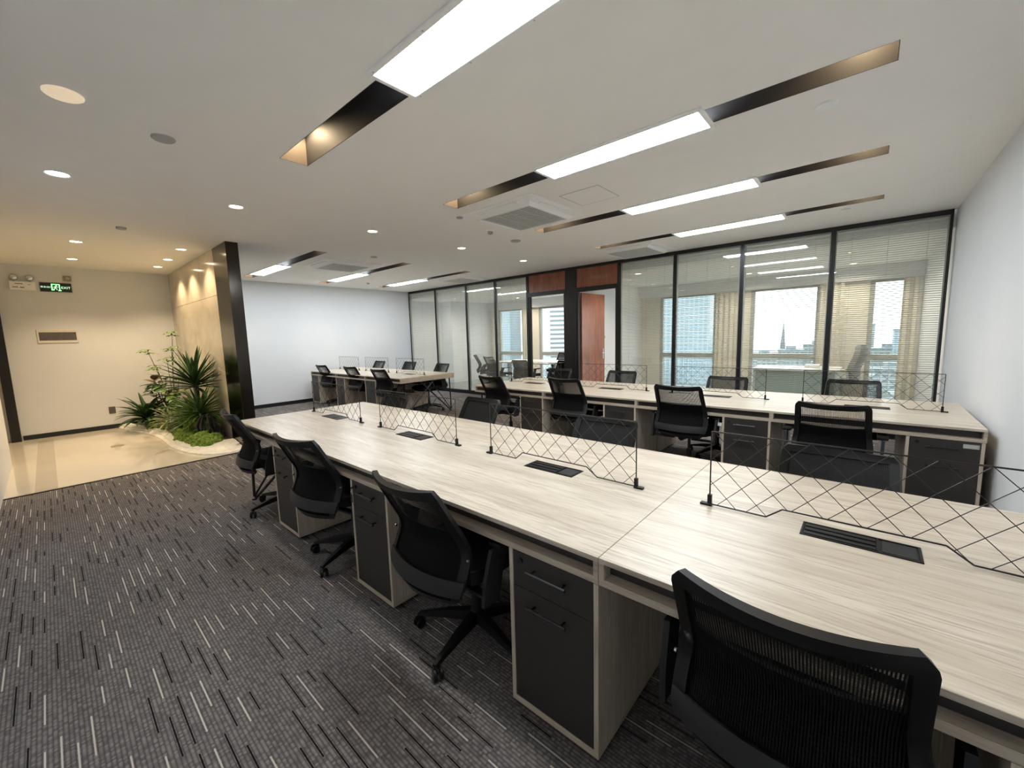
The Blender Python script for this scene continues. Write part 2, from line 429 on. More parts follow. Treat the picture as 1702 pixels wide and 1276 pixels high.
# walls ------------------------------------------------------------
b = B(); b.box(XW - .2, XW, YL - 2.1, YG + .1, 0, H + .4)
struct('wall_back', b, MT['wall'])
b = B(); b.box(-7.985, XE, YL - .15, YL, 0, H + .4)
struct('wall_left', b, MT['wall'])
b = B(); b.box(XE, XE + .2, YL - .15, YW + .2, 0, H + .4)
struct('wall_right', b, MT['wall'])
b = B(); b.box(XW - .2, -7.985, -2.5, -2.4, 0, H + .4); b.box(-7.985, -7.9, -2.5, YL - .15, 0, H + .4)
struct('wall_lobby', b, MT['wallc'])
# marble wall behind the planting
b = B(); b.box(XW, -6.94, 1.676, 1.814, .0, 2.123, .002); b.box(XW, -6.94, 1.676, 1.814, 2.127, H, .002)
struct('wall_marble', b, MT['marble'])
b = B(); b.box(XW, -6.94, 1.682, 1.808, 2.12, 2.13)
struct('trim_3', b, MT['black'])
pil = thing('column_cladding', 'glossy dark metal column clad on the end of the beige marble wall', 'column', (-6.63, 1.745, 0))
b = B(); b.box(-.31, .305, -.072, .072, 0, H, .003); b.build('steel_panel', MT['blacksteel'], pil)
b = B(); b.box(-.312, .308, -.075, .075, 0, .05, .002); b.build('base_trim', MT['black'], pil)
# baseboards
b = B(); b.box(XW, XW + .012, 1.814, YG, 0, .08); b.box(XW, XW + .012, -.37, 1.676, 0, .075)
struct('baseboard_back', b, MT['black'])
b = B(); b.box(XE - .012, XE, YL, YG, 0, .08); struct('baseboard_right', b, MT['black'])
# dark post of the entrance beside the left wall
dr = sroot('door_1', (XW, -.43, 0))
b = B(); b.box(0, .10, -.06, .045, 0, 2.45, .003); b.build('door_frame', MT['blackframe'], dr)
b = B(); b.box(.10, 2.045, -.05, -.01, 2.36, 2.45, .003); b.build('door_head', MT['blackframe'], dr)
b = B(); b.box(0, 2.045, -.04, 0, 2.45, H - .001); b.build('wall_over_door', MT['wallc'], dr)

# ceiling with slots -------------------------------------------------
SL, SR = -3.258, 0.026
slots = [(SL, SR, 1.250, 1.449), (SL, SR, 2.740, 2.938), (SL, SR, 4.212, 4.408), (SL, SR, 5.708, 5.892),
         (-9.51, -6.18, 2.742, 2.938), (-9.51, -6.18, 4.245, 4.440), (-9.51, -6.18, 5.700, 5.892)]
xs = sorted({XW - .1, XE + .1, -7.985} | {v for s in slots for v in s[:2]})
ys = sorted({YL - .1, YG + .02} | {v for s in slots for v in s[2:]})
b = B(); vt = {}
def cv(x, y, z):
    k = (round(x, 4), round(y, 4), z)
    if k not in vt: vt[k] = b.bm.verts.new((x, y, z))
    return vt[k]
for i in range(len(xs) - 1):
    for j in range(len(ys) - 1):
        mx, my = (xs[i] + xs[i + 1]) / 2, (ys[j] + ys[j + 1]) / 2
        if any(s[0] < mx < s[1] and s[2] < my < s[3] for s in slots): continue
        b.bm.faces.new((cv(xs[i], ys[j], H), cv(xs[i], ys[j + 1], H), cv(xs[i + 1], ys[j + 1], H), cv(xs[i + 1], ys[j], H)))
r = bmesh.ops.extrude_face_region(b.bm, geom=b.bm.faces[:])
for v in [g for g in r['geom'] if isinstance(g, bmesh.types.BMVert)]: v.co.z = H + .012
struct('ceiling', b, MT['ceil'])
b = B(); b.box(XW - .2, XE + .2, -2.6, YG + .1, H + .42, H + .5); struct('ceiling', b, MT['wall'])
b = B(); b.box(XW - .1, -7.9, -2.5, YL - .1, H, H + .02); struct('ceiling', b, MT['ceil'])
b = B(); b.box(XW - .5, XE + .1, YG + .06, YW + .1, HR, HR + .25); struct('ceiling', b, MT['ceil'])

def add_light(name, kind, parent, loc, energy, color, **kw):
    ld = bpy.data.lights.new(name, kind); ld.energy = energy; ld.color = color
    for k, v in kw.items(): setattr(ld, k, v)
    o = bpy.data.objects.new(name, ld); COL.objects.link(o); o.parent = parent; o.location = loc
    return o
WARM = (1.0, 0.76, 0.47)
slot_names = ['nearest the camera over the front desks', 'second from the camera over the aisle', 'third from the camera beside the air conditioner',
              'closest to the glass partition on the right side', 'beside the dark column on the far left', 'middle of the three by the far white wall', 'nearest the glass partition by the far white wall']
for k, (x0, x1, y0, y1) in enumerate(slots):
    t = thing('ceiling_slot', 'recessed black ceiling slot with warm ends, ' + slot_names[k], 'ceiling slot', ((x0 + x1) / 2, (y0 + y1) / 2, H), 0, 'recessed ceiling slots')
    w, d = (x1 - x0) / 2, (y1 - y0) / 2; hh = .30
    b = B(); b.box(-w, w, -d, -d + .004, .0005, hh); b.box(-w, w, d - .004, d, .0005, hh); b.box(-w, w, -d, d, hh, hh + .01)
    b.build('slot_lining', MT['slot'], t)
    for sx in (-1, 1):
        b = B(); b.box(min(sx * w, sx * (w - .004)), max(sx * w, sx * (w - .004)), -d + .004, d - .004, .0005, hh)
        b.build('end_panel', MT['slotend'], t)
        lx = sx * (w - .13)
        b = B(); b.lathe([(.028, 0), (.034, 0), (.034, .05), (.028, .05)], (lx, 0, hh - .05), 16); sp = b.build('slot_spotlight', MT['whiteplastic'], t)
        b = B(); b.lathe([(.026, 0), (.026, .004)], (lx, 0, hh - .052), 16); b.build('lamp_lens', MT['lens'], sp)
        add_light('lamp_light', 'SPOT', t, (lx, 0, hh - .056), SLOT_W, WARM, shadow_soft_size=.035, spot_size=R_(165), spot_blend=.5)
    if k in (0,):
        b = B()
        for q in range(5): b.box(-w + .28, -w + 1.2, -d + .03 + q * .02, -d + .036 + q * .02, hh - .03, hh - .001)
        b.build('air_grille', MT['black'], t)

# light panels --------------------------------------------------------
def light_panel(cx, cy, lx, ly, label):
    t = thing('ceiling_light_panel', label, 'ceiling light', (cx, cy, H), 0, 'rectangular white ceiling light panels')
    b = B()
    fr, th = .028, .014
    b.box(-lx, lx, -ly, -ly + fr, -th, 0, .002); b.box(-lx, lx, ly - fr, ly, -th, 0, .002)
    b.box(-lx, -lx + fr, -ly + fr, ly - fr, -th, 0, .002); b.box(lx - fr, lx, -ly + fr, ly - fr, -th, 0, .002)
    b.build('panel_frame', MT['whiteplastic'], t)
    b = B(); b.box(-lx + fr, lx - fr, -ly + fr, ly - fr, -.009, -.004); b.build('diffuser', MT['lamp'], t)
    b = B()
    for sx in (-.92, -.3, .3, .92):
        for sy in (-1, 1): b.lathe([(.004, -th - .001), (.004, -th + .002)], (sx * lx, sy * (ly - .012), 0), 8)
    b.build('screw', MT['greyplastic'], t)
for (cx, cy, l) in ((-1.31, 1.335, 'large glaring ceiling light panel nearest the camera, over the front desks'),
                    (-1.458, 2.835, 'second ceiling light panel from the camera, right of the air conditioner'),
                    (-1.455, 4.325, 'third ceiling light panel from the camera, behind the air conditioner'),
                    (-1.455, 5.85, 'ceiling light panel closest to the glass partition on the right')):
    light_panel(cx, cy, .635, .152, l)
for (cx, cy, l) in ((-8.34, 2.86, 'small far ceiling light panel right beside the dark metal column'),
                    (-8.36, 4.35, 'middle one of three far ceiling light panels by the white back wall'),
                    (-8.33, 5.80, 'far ceiling light panel in the corner of back wall and glass partition')):
    light_panel(cx, cy, .69, .145, l)

# downlights ----------------------------------------------------------
def downlight(x, y, label, lens='lens', r=.066, power=SPOT_W, color=WARM, size=R_(120), z=H):
    t = thing('downlight', label, 'downlight', (x, y, z), 0, 'round recessed ceiling downlights')
    b = B(); b.lathe([(r, 0), (r, -.006), (r - .004, -.008), (r - .013, -.004), (r - .013, 0)], n=28)
    b.build('trim_ring', MT['whiteplastic'], t, True)
    b = B(); b.lathe([(r - .013, -.0035), (r - .013, -.001)], n=28); b.build('lamp_lens', MT[lens], t)
    if power: add_light('lamp_light', 'SPOT', t, (0, 0, -.02), power, color, shadow_soft_size=.04, spot_size=size, spot_blend=.6)
COOL = (0.9, 0.96, 1.0)
dl = [(-4.67, 1.36, 'warm downlight in line with the front desk row, nearest the camera of its line', 18),
      (-4.63, 2.776, 'warm downlight between the first ceiling slot and the air conditioner, second of its line', 18),
      (-4.63, 4.22, 'warm downlight left of the smoke detector, third of its line', 18),
      (-4.69, 5.73, 'warm downlight closest to the glass partition, last of its line', 18),
      (-7.494, .40, 'warm entrance downlight, nearer of the two above the exit sign', 60),
      (-8.994, .415, 'warm entrance downlight, farther of the two above the exit sign', 60),
      (-7.235, 1.389, 'warm downlight beside the dark column, nearest of three along the marble wall', 60),
      (-8.22, 1.399, 'warm downlight in the middle of three along the marble wall', 60),
      (-9.073, 1.398, 'warm downlight at the far corner, last of three along the marble wall', 60)]
for x, y, l, p in dl: downlight(x, y, l, power=p, size=R_(140 if p < 20 else 115))
downlight(-4.681, .205, 'bright cool white downlight near the left edge', 'lensw', .074, 40, COOL)
for x, y, l in ((-3.42, 7.62, 'warm office downlight just inside the pane beside the red-brown door'), (-1.9, 8.2, 'added office fill light behind the pane left of the widest window'),
                (-.3, 8.2, 'added office fill light behind the pane nearest the right wall'), (-1.9, 9.5, 'added office fill light by the windows left of the executive desk'), (-.3, 9.6, 'added office fill light above the executive chair'),
                (-9.2, 8.0, 'added meeting room fill light behind the leftmost panes'), (-7.4, 8.0, 'added meeting room fill light over the left chairs'), (-5.6, 7.9, 'added meeting room fill light inside the open doorway'),
                (-8.0, 9.5, 'added meeting room fill light by the windows at left'), (-5.9, 9.5, 'added meeting room fill light by the windows at right')):
    downlight(x, y, l, power=46, size=R_(160), color=(1.0, .88, .72), z=2.56)  # all but the first are added fill lights brightening the rooms behind the glass
# passive discs
def disc(name, x, y, r, m, label, cat, h=.012, dome=True):
    t = thing(name, label, cat, (x, y, H))
    b = B(); b.lathe([(r, 0), (r, -h * .5), (r * .92, -h)], n=32); b.build('cover', m, t, True)
    b = B(); b.lathe([(r * .7, -h - .001), (r * .7, -h + .002)], n=32); b.build('face', m, t, True)
disc('ceiling_speaker', -3.215, .205, .078, MT['glowcover'], 'large unlit cream ceiling disc with painted glow at upper left', 'ceiling speaker')
disc('ceiling_speaker', -3.452, .64, .062, MT['greyplastic'], 'small grey ceiling disc below the first ceiling slot', 'ceiling speaker')
disc('ceiling_speaker', -.273, 3.19, .055, MT['whiteplastic'], 'white ceiling disc at upper right beside the second slot end', 'ceiling speaker')
disc('ceiling_speaker', -.287, 6.088, .05, MT['whiteplastic'], 'small white ceiling disc near the glass wall on the right', 'ceiling speaker')
disc('ceiling_speaker', -3.787, 4.467, .07, MT['greyplastic'], 'grey ceiling disc just left of the third slot end', 'ceiling speaker')
disc('ceiling_speaker', -6.326, .703, .045, MT['greyplastic'], 'small grey disc on the ceiling before the entrance area', 'ceiling speaker', h=.02)
disc('ceiling_speaker', -3.472, 3.155, .035, MT['greyplastic'], 'tiny grey disc at the left corner of the large air conditioner', 'ceiling speaker')
disc('ceiling_speaker', -6.05, 3.62, .05, MT['greyplastic'], 'small grey disc between the far air conditioner and the downlights', 'ceiling speaker')
def smoke(x, y, label):
    t = thing('smoke_detector', label, 'smoke detector', (x, y, H))
    b = B(); b.lathe([(.052, 0), (.052, -.012), (.045, -.016)], n=24); b.build('detector_base', MT['whiteplastic'], t, True)
    b = B(); b.lathe([(.030, -.016), (.034, -.034), (.020, -.048), (.010, -.050)], n=20); b.build('detector_head', MT['greyplastic'], t, True)
smoke(-3.64, 3.81, 'white smoke detector just left of the large air conditioner')
smoke(-8.8, 5.08, 'small white smoke detector between the far light panels')
t = thing('ceiling_hatch', 'square access hatch outline in the ceiling right of the air conditioner', 'access hatch', (-2.1, 3.585, H))
b = B(); b.box(-.2, .2, -.2, .2, -.003, -.0005, .001); b.build('hatch_panel', MT['ceil'], t)
b = B()
for q in ((-.208, -.203, -.208, .208), (.203, .208, -.208, .208), (-.208, .208, -.208, -.203), (-.208, .208, .203, .208)): b.box(q[0], q[1], q[2], q[3], -.002, -.0004)
b.build('hatch_gap', MT['greyplastic'], t)

def aircon(cx, cy, label):
    t = thing('ceiling_air_conditioner', label, 'air conditioner', (cx, cy, H), 0, 'square ceiling cassette air conditioners')
    b = B(); s = .475
    # bevelled square ring
    def ring(a0, z0, a1, z1):
        c = [(-1, -1), (1, -1), (1, 1), (-1, 1)]
        A = [b.bm.verts.new((x * a0, y * a0, z0)) for x, y in c]; D = [b.bm.verts.new((x * a1, y * a1, z1)) for x, y in c]
        for k in range(4): b.bm.faces.new((A[k], A[(k + 1) % 4], D[(k + 1) % 4], D[k]))
    ring(s, 0, s, -.010); ring(s, -.010, s - .02, -.020); ring(s - .02, -.020, .385, -.030); ring(.385, -.030, .345, -.058); ring(.345, -.058, .325, -.045); ring(.325, -.02, .325, 0)
    b.build('casing', MT['whiteplastic'], t)
    b = B(); b.box(-.325, .325, -.325, .325, -.036, -.002); b.build('air_filter', MT['filter'], t)
    b = B()
    for k in range(17):
        y = -.312 + k * .039
        b.box(-.32, .32, y, y + .016, -.052, -.046)
    for x in (-.16, 0, .16): b.box(x - .004, x + .004, -.32, .32, -.046, -.036)
    b.box(-.33, .33, -.33, -.318, -.054, -.036); b.box(-.33, .33, .318, .33, -.054, -.036); b.box(-.33, -.318, -.33, .33, -.054, -.036); b.box(.318, .33, -.33, .33, -.054, -.036)
    b.build('intake_grille', MT['grille'], t)
    for k in range(4):
        mt = Matrix.Rotation(k * math.pi / 2, 4, 'Z')
        b = B(); b.box(-.27, .27, .392, .440, -.032, -.024, .002, 1, mt); b.build('louvre', MT['whiteplastic'], t)
aircon(-2.91, 3.585, 'large white ceiling air conditioner in the middle of the ceiling')
aircon(-2.91, 6.38, 'ceiling air conditioner cut by the glass partition right of the wooden doors')
aircon(-7.02, 3.59, 'far ceiling air conditioner between the first and second far light panels')
aircon(-7.02, 6.38, 'far ceiling air conditioner above the leftmost glass panes')

# ------------------------------------------------------------------ glass partition
mull = [-10.03, -8.83, -7.62, -6.63, -5.66, -4.55, -3.50, -2.50, -1.508, -.437, .645]
def blind(parent, x0, x1, z0, z1, pitch=.0265, tilt=-20, w=.020):
    b = B(); n = int((z1 - z0) / pitch)
    ca, sa = math.cos(R_(tilt)) * w / 2, math.sin(R_(tilt)) * w / 2
    for k in range(n):
        z = z0 + k * pitch
        A = [(x0, -ca, z - sa), (x1, -ca, z - sa), (x1, ca, z + sa), (x0, ca, z + sa)]
        lo = [b.bm.verts.new(q) for q in A]; hi = [b.bm.verts.new((q[0], q[1], q[2] + .0008)) for q in A]
        b.bm.faces.new(lo[::-1]); b.bm.faces.new(hi)
        for i in range(4): b.bm.faces.new((lo[i], lo[(i + 1) % 4], hi[(i + 1) % 4], hi[i]))
    o = b.build('venetian_blind', MT['blind'], parent)
    b = B(); b.box(x0, x1, -.012, .012, z1, z1 + .025, .002); b.build('headrail', MT['blind'], o)
    b = B()
    L = x1 - x0
    for f in (.15, .5, .85): b.box(x0 + f * L - .001, x0 + f * L + .001, -.010, -.008, z0, z1)
    b.build('ladder_cord', MT['greyplastic'], o)
def pane(idx, x0, x1, blinds=True):
    r = sroot('window_%d' % idx, ((x0 + x1) / 2, YG, 0)); w = (x1 - x0) / 2; f = .027
    b = B()
    b.box(-w, -w + f, -.035, .035, 0, H, .002); b.box(w - f, w, -.035, .035, 0, H, .002)
    b.box(-w + f, w - f, -.035, .035, H - .058, H, .002); b.box(-w + f, w - f, -.035, .035, 0, .09, .002)
    b.build('window_frame', MT['blackframe'], r)
    for y in (-.024, .024):
        b = B(); b.box(-w + f, w - f, y - .002, y + .002, .09, H - .058); b.build('glass_pane', MT['glass'], r)
    b = B()
    g = .012
    b.box(-w + f, -w + f + g, -.02, .02, .09, H - .058); b.box(w - f - g, w - f, -.02, .02, .09, H - .058); b.box(-w + f + g, w - f - g, -.02, .02, H - .058 - g, H - .058)
    b.build('spacer', MT['alu'], r)
    if blinds: blind(r, -w + f + g + .004, w - f - g - .004, .12, H - .11)
wi = 1
for a, c in ((0, 1), (1, 2), (2, 3), (3, 4), (6, 7), (7, 8), (8, 9), (9, 10)):
    pane(wi, mull[a], mull[c]); wi += 1
def door_bay(idx, x0, x1, mirror=False):
    r = sroot('door_%d' % idx, ((x0 + x1) / 2, YG, 0)); w = (x1 - x0) / 2
    b = B(); f = .035
    b.box(-w, -w + f, -.04, .04, 0, H, .002); b.box(w - f, w, -.04, .04, 0, H, .002)
    b.box(-w + f, w - f, -.04, .04, H - .05, H, .002); b.box(-w + f, w - f, -.04, .04, 2.262, 2.345, .002)
    b.box(-w + f, -w + 2.2 * f, -.03, .03, 0, 2.262, .002); b.box(w - 2.2 * f, w - f, -.03, .03, 0, 2.262, .002)
    b.build('door_frame', MT['blackframe'], r)
    b = B(); b.box(-w + f, w - f, -.022, .022, 2.345, H - .05); b.build('transom_panel', MT['cherry'], r)
    return r, w
d2, w2 = door_bay(2, -5.66, -4.64)
d3, w3 = door_bay(3, -4.45, -3.50)
b = B(); b.box(-4.64, -4.45, YG - .04, YG + .06, 0, H, .002); struct('trim_4', b, MT['blackframe'])
text_mesh('door_lettering', '总经理办公室', .062, MT['brass'], d3, Matrix.Translation((.055, -.0245, 2.505)) @ Matrix.Rotation(R_(90), 4, 'X'), .0015)
# open leaf of door 3, hinged left, swung inside
lf = B(); lf.box(0, .82, -.021, .021, .008, 2.25, .002)
leaf = lf.build('door_leaf', MT['cherry'], d3); leaf.location = (-w3 + .085, .06, 0); leaf.rotation_euler = (0, 0, R_(86))
b = B(); b.lathe([(.026, 0), (.026, .008)], (.76, -.021 - .008, 1.03), 16, 'Y'); b.tube([(.76, -.03, 1.03), (.76, -.06, 1.03), (.66, -.06, 1.03)], .008, 8)
b.box(.735, .785, -.027, -.021, .9, 1.12, .002)
b.build('door_handle', MT['chrome'], leaf)
b = B(); b.box(.05, .8, -.0215, -.0205, .98, .984); b.build('veneer_joint', MT['stem'], leaf)
# leaf of door 2, swung against the hidden side
lf = B(); lf.box(0, .84, -.021, .021, .008, 2.25, .002)
leaf2 = lf.build('door_leaf', MT['cherry'], d2); leaf2.location = (w2 - .06, .06, 0); leaf2.rotation_euler = (0, 0, R_(92))
b = B(); b.tube([(.76, .02, 1.03), (.76, .06, 1.03), (.66, .06, 1.03)], .008, 8); b.build('door_handle', MT['chrome'], leaf2)

# ------------------------------------------------------------------ offices behind the glass
b = B(); b.box(-4.60, -4.50, YG + .062, YW, 0, HR); struct('wall_partition', b, MT['wall'])
t = thing('light_switch', 'small white switch plate on the partition wall inside the wooden door', 'light switch', (-4.5, 8.32, 1.36))
b = B(); b.box(0, .01, -.043, .043, -.043, .043, .003); b.build('plate', MT['paper'], t)
b = B(); b.box(.01, .014, -.02, .02, -.03, .03, .001); b.build('rocker', MT['greyplastic'], t)
b = B(); b.box(XW - .5, XW - .4, YG, YW + .1, 0, HR); struct('wall_side', b, MT['wall'])
b = B(); b.box(XW - .4, -9.93, 8.50, YW, 0, HR); struct('wall_side', b, MT['wall'])
# window wall with openings
wins = [(-9.62, -8.55), (-7.87, -6.55), (-6.2, -5.0), (-4.03, -2.73), (-2.02, -.81), (-.05, .66)]
b = B(); xa = XW - .5
for (x0, x1) in wins:
    b.box(xa, x0, YW, YW + .2, 0, HR); b.box(x0, x1, YW, YW + .2, 2.30, HR); xa = x1
b.box(xa, XE + .1, YW, YW + .2, 0, HR)
struct('wall_window', b, MT['wallc'])
b = B(); b.box(XW - .4, -4.6, YW - .16, YW - .14, 2.30, HR); b.box(-4.5, XE, YW - .16, YW - .14, 2.30, HR); struct('trim_5', b, MT['wall'])
for k, (x0, x1) in enumerate(wins):
    r = sroot('window_%d' % (9 + k), ((x0 + x1) / 2, YW + .02, 0)); w = (x1 - x0) / 2; f = .075
    b = B()
    b.box(-w, -w + f, 0, .08, .02, 2.30, .004); b.box(w - f * .6, w, 0, .08, .02, 2.30, .004)
    b.box(-w + f, w - f * .6, 0, .08, 2.25, 2.30, .004); b.box(-w + f, w - f * .6, -.01, .09, .80, .91, .004); b.box(-w + f, w - f * .6, 0, .08, .02, .08, .004)
    b.build('window_frame', MT['alu'], r)
    b = B(); b.box(-w + f, w - f * .6, .035, .041, .91, 2.25); b.box(-w + f, w - f * .6, .035, .041, .08, .80); b.build('glass_pane', MT['wglass'], r)
    b = B(); b.tube([(-w, .30, .76), (w, .30, .76)], .012, 6); b.tube([(-w, .30, .10), (w, .30, .10)], .012, 6)
    n = int(2 * w / .11)
    for q in range(n + 1): b.tube([(-w + q * 2 * w / n, .30, .10), (-w + q * 2 * w / n, .30, .76)], .006, 5)
    b.build('railing', MT['alu'], r)
def curtain(x0, x1, label, z1=2.45, y=YW - .08, slant=0):
    b = B(); n = int((x1 - x0) / .016)
    us = [k / n for k in range(n + 1)]; vs = [0, .3, .6, 1.0]
    b.slab(lambda u, v: (x0 + u * (x1 - x0) + slant * (1 - v) * (1 - v), y + .024 * math.sin(u * n * .9) , .03 + v * (z1 - .03)), us, vs, .003)
    o = b.build('curtain', MT['curtain'], smooth=True)
    tag(o, label, 'curtain', 'cream floor length curtains')
curtain(-2.70, -2.30, 'cream curtain between the first and second windows of the right office')
curtain(-.78, -.42, 'cream curtain right of the widest city window, behind the blinds')
curtain(.40, .66, 'cream curtain in the far right corner of the right office', slant=0)
curtain(-9.88, -9.60, 'white curtain gathered at the far left window of the meeting room', slant=.12)
curtain(-8.5, -8.2, 'cream curtain between the two meeting room windows')
def ceiling_rail(x0, x1): pass

# office desk and executive chair in the right office
t = thing('executive_desk', 'white executive desk with pale green front behind the blinds', 'desk', (-.95, 8.75, 0))
b = B(); b.box(-.62, .62, -.45, .45, .72, .755, .004); b.build('tabletop', MT['wtop'], t)
b = B(); b.box(-.56, .56, -.36, -.34, .10, .72, .003); b.build('modesty_panel', MT['greenpanel'], t)
for s in (-1, 1):
    b = B(); b.box(s * .58 - .02, s * .58 + .02, -.42, .42, 0, .72, .003); b.build('side_panel', MT['wtop'], t)
t = thing('executive_chair', 'tall grey leather executive chair behind the white executive desk', 'chair', (-.36, 9.52, 0), R_(78))
def cb(fn, us, vs, th, nm, m, parent): bb = B(); bb.slab(fn, us, vs, th); return bb.build(nm, m, parent, True)
U9 = [-1 + k / 4 for k in range(9)]; V9 = [k / 8 for k in range(9)]
cb(lambda u, v: (u * (.23 + .03 * math.sin(v * 3)) * (1 - .25 * max(0, v - .8) / .2), -.22 - .06 * v + .03 * u * u + .03 * math.sin(v * 6), .50 + v * .62), U9, V9, .09, 'backrest', MT['exec'], t)
b = B(); b.box(-.25, .25, -.22, .26, .42, .52, .04, 3); b.build('seat', MT['exec'], t, True)
for s in (-1, 1):
    b = B(); b.tube([(s * .28, -.18, .45), (s * .30, -.16, .66), (s * .30, .14, .66), (s * .28, .12, .45)], .022, 8); b.build('armrest', MT['chrome'], t, True)
b = B(); b.lathe([(.028, .08), (.028, .42)], n=12)
for k in range(5):
    a = k * 2 * math.pi / 5; b.tube([(0, 0, .10), (.28 * math.cos(a), .28 * math.sin(a), .07)], [.025, .015], 8)
    b.lathe([(.024, -.012), (.024, .012)], (.28 * math.cos(a), .28 * math.sin(a), .026), 12, 'X')
b.build('star_base', MT['chrome'], t, True)
t = thing('paper_stack', 'white papers lying on the executive desk', 'papers', (-.75, 8.95, .756))
b = B(); b.box(-.1, .1, -.14, .14, 0, .03, .002); b.build('sheets', MT['paper'], t)
b = B(); b.box(-.09, .11, -.13, .15, .031, .036, .001); b.build('top_sheet', MT['paper'], t)

# ------------------------------------------------------------------ meeting table
t = thing('meeting_table', 'long white meeting table seen through the open doorway', 'table', (-6.85, 8.62, 0))
b = B(); b.box(-.95, .95, -.55, .55, .715, .75, .006); b.build('tabletop', MT['wtop'], t)
for sx in (-1, 1):
    b = B(); b.box(sx * .8 - .03, sx * .8 + .03, -.45, .45, .02, .07, .004); b.box(sx * .8 - .03, sx * .8 + .03, -.06, .06, .07, .715, .004); b.build('leg_frame', MT['whiteplastic'], t)

# ------------------------------------------------------------------ city outside
GZ = -62.0
b = B(); b.box(-700, 500, YW + 4, 1400, GZ - 2, GZ); tag(struct('floor', b, MT['ground']), 'pale hazy city ground far below')
def tower(x, y, sx, sy, h, m, label, cat='building', group=None, rz=0, roof=True):
    t = thing('apartment_building' if 'apartment' in label else 'office_tower', label, cat, (x, y, GZ), rz, group)
    b = B(); b.box(-sx / 2, sx / 2, -sy / 2, sy / 2, 0, h); b.build('facade', m, t)
    b = B(); b.box(-sx / 2 - .4, sx / 2 + .4, -sy / 2 - .4, sy / 2 + .4, h, h + 1.2)
    if roof: b.box(-sx * .2, sx * .2, -sy * .2, sy * .2, h + 1.2, h + 4.5)
    b.build('roof', MT['b_low2'], t)
def at(px_dir, d): return (px_dir[0] * d, px_dir[1] * d)
tower(*at((-.586, .834), 300), 34, 20, 135, MT['b_white'], 'tall white tower with dark window bands seen through the doorway', rz=R_(35))
tower(*at((-.705, .735), 330), 15, 15, 150, MT['b_balc'], 'pale tower with stacked balconies in the left window')
tower(*at((-.672, .760), 320), 13, 13, 150, MT['b_glass'], 'slim blue glass tower at the right of the left window')
tower(*at((-.345, 1.045), 210), 30, 24, 108, MT['b_glass'], 'blue glass tower filling the first window of the right office')
tower(*at((.080, 1.30), 330), 26, 18, 59, MT['b_glass'], 'blue office block in the far right window')
rng = random.Random(3)
tone = {'b_low1': 'pale', 'b_low2': 'grey', 'b_low3': 'cream'}
cols = ['far left', 'left', 'left of centre', 'centre left', 'centre', 'centre right', 'right of centre', 'right', 'far right']
rows_ = ['nearest', 'second', 'third', 'fourth', 'fifth', 'farthest']
for row in range(6):
    d = 165 + row * 58
    for k in range(9):
        a = -.47 + k * .085 + rng.uniform(-.012, .012) + (row % 2) * .03
        if abs(a + .34) < .075 and d > 160 and d < 300: continue
        if abs(a + .158) < .04 and row == 5: continue
        h = 62 - d * rng.uniform(.10 - row * .016, .17 - row * .022); m = rng.choice(['b_low1', 'b_low2', 'b_low3', 'b_low1'])
        w_ = .060 * d * rng.uniform(.6, 1)
        tower(a * d, 1.15 * d, min(w_, 26), rng.uniform(10, 18), h, MT[m], '%s apartment block, %s street row below the windows, %s' % (tone[m], rows_[row], cols[k]), 'building', 'low city blocks beyond the windows', rng.uniform(-.1, .1))
for k in range(7):
    tower((-.075 + k * .013) * 640, 1.2 * 640, 5.5, 6, 61 + rng.uniform(-3, 4), MT['b_low2'], '%s slim apartment tower from the left on the skyline of the widest window' % ['first', 'second', 'third', 'fourth', 'fifth', 'sixth', 'seventh'][k], 'building', 'slim towers on the skyline', roof=False)
t = thing('spire_tower', 'dark pointed needle tower on the skyline of the widest window', 'tower', (-.158 * 520, 1.176 * 520, GZ))
b = B(); b.lathe([(3.2, 0), (2.9, 40), (2.0, 50), (1.1, 60), (.5, 67), (.1, 71)], n=8); b.build('shaft', MT['spire'], t)
b = B(); b.tube([(0, 0, 70), (0, 0, 77)], .15, 5); b.build('antenna', MT['spire'], t)
for k in range(8):
    a = -.84 + k * .06; d = 210 + (k % 2) * 40
    tower(a * d, .8 * d, 11, 12, rng.uniform(40, 50), MT['b_low1'], '%s apartment block from the left, low behind the meeting room windows' % ['first', 'second', 'third', 'fourth', 'fifth', 'sixth', 'seventh', 'eighth'][k], 'building', 'low blocks behind the meeting room windows')

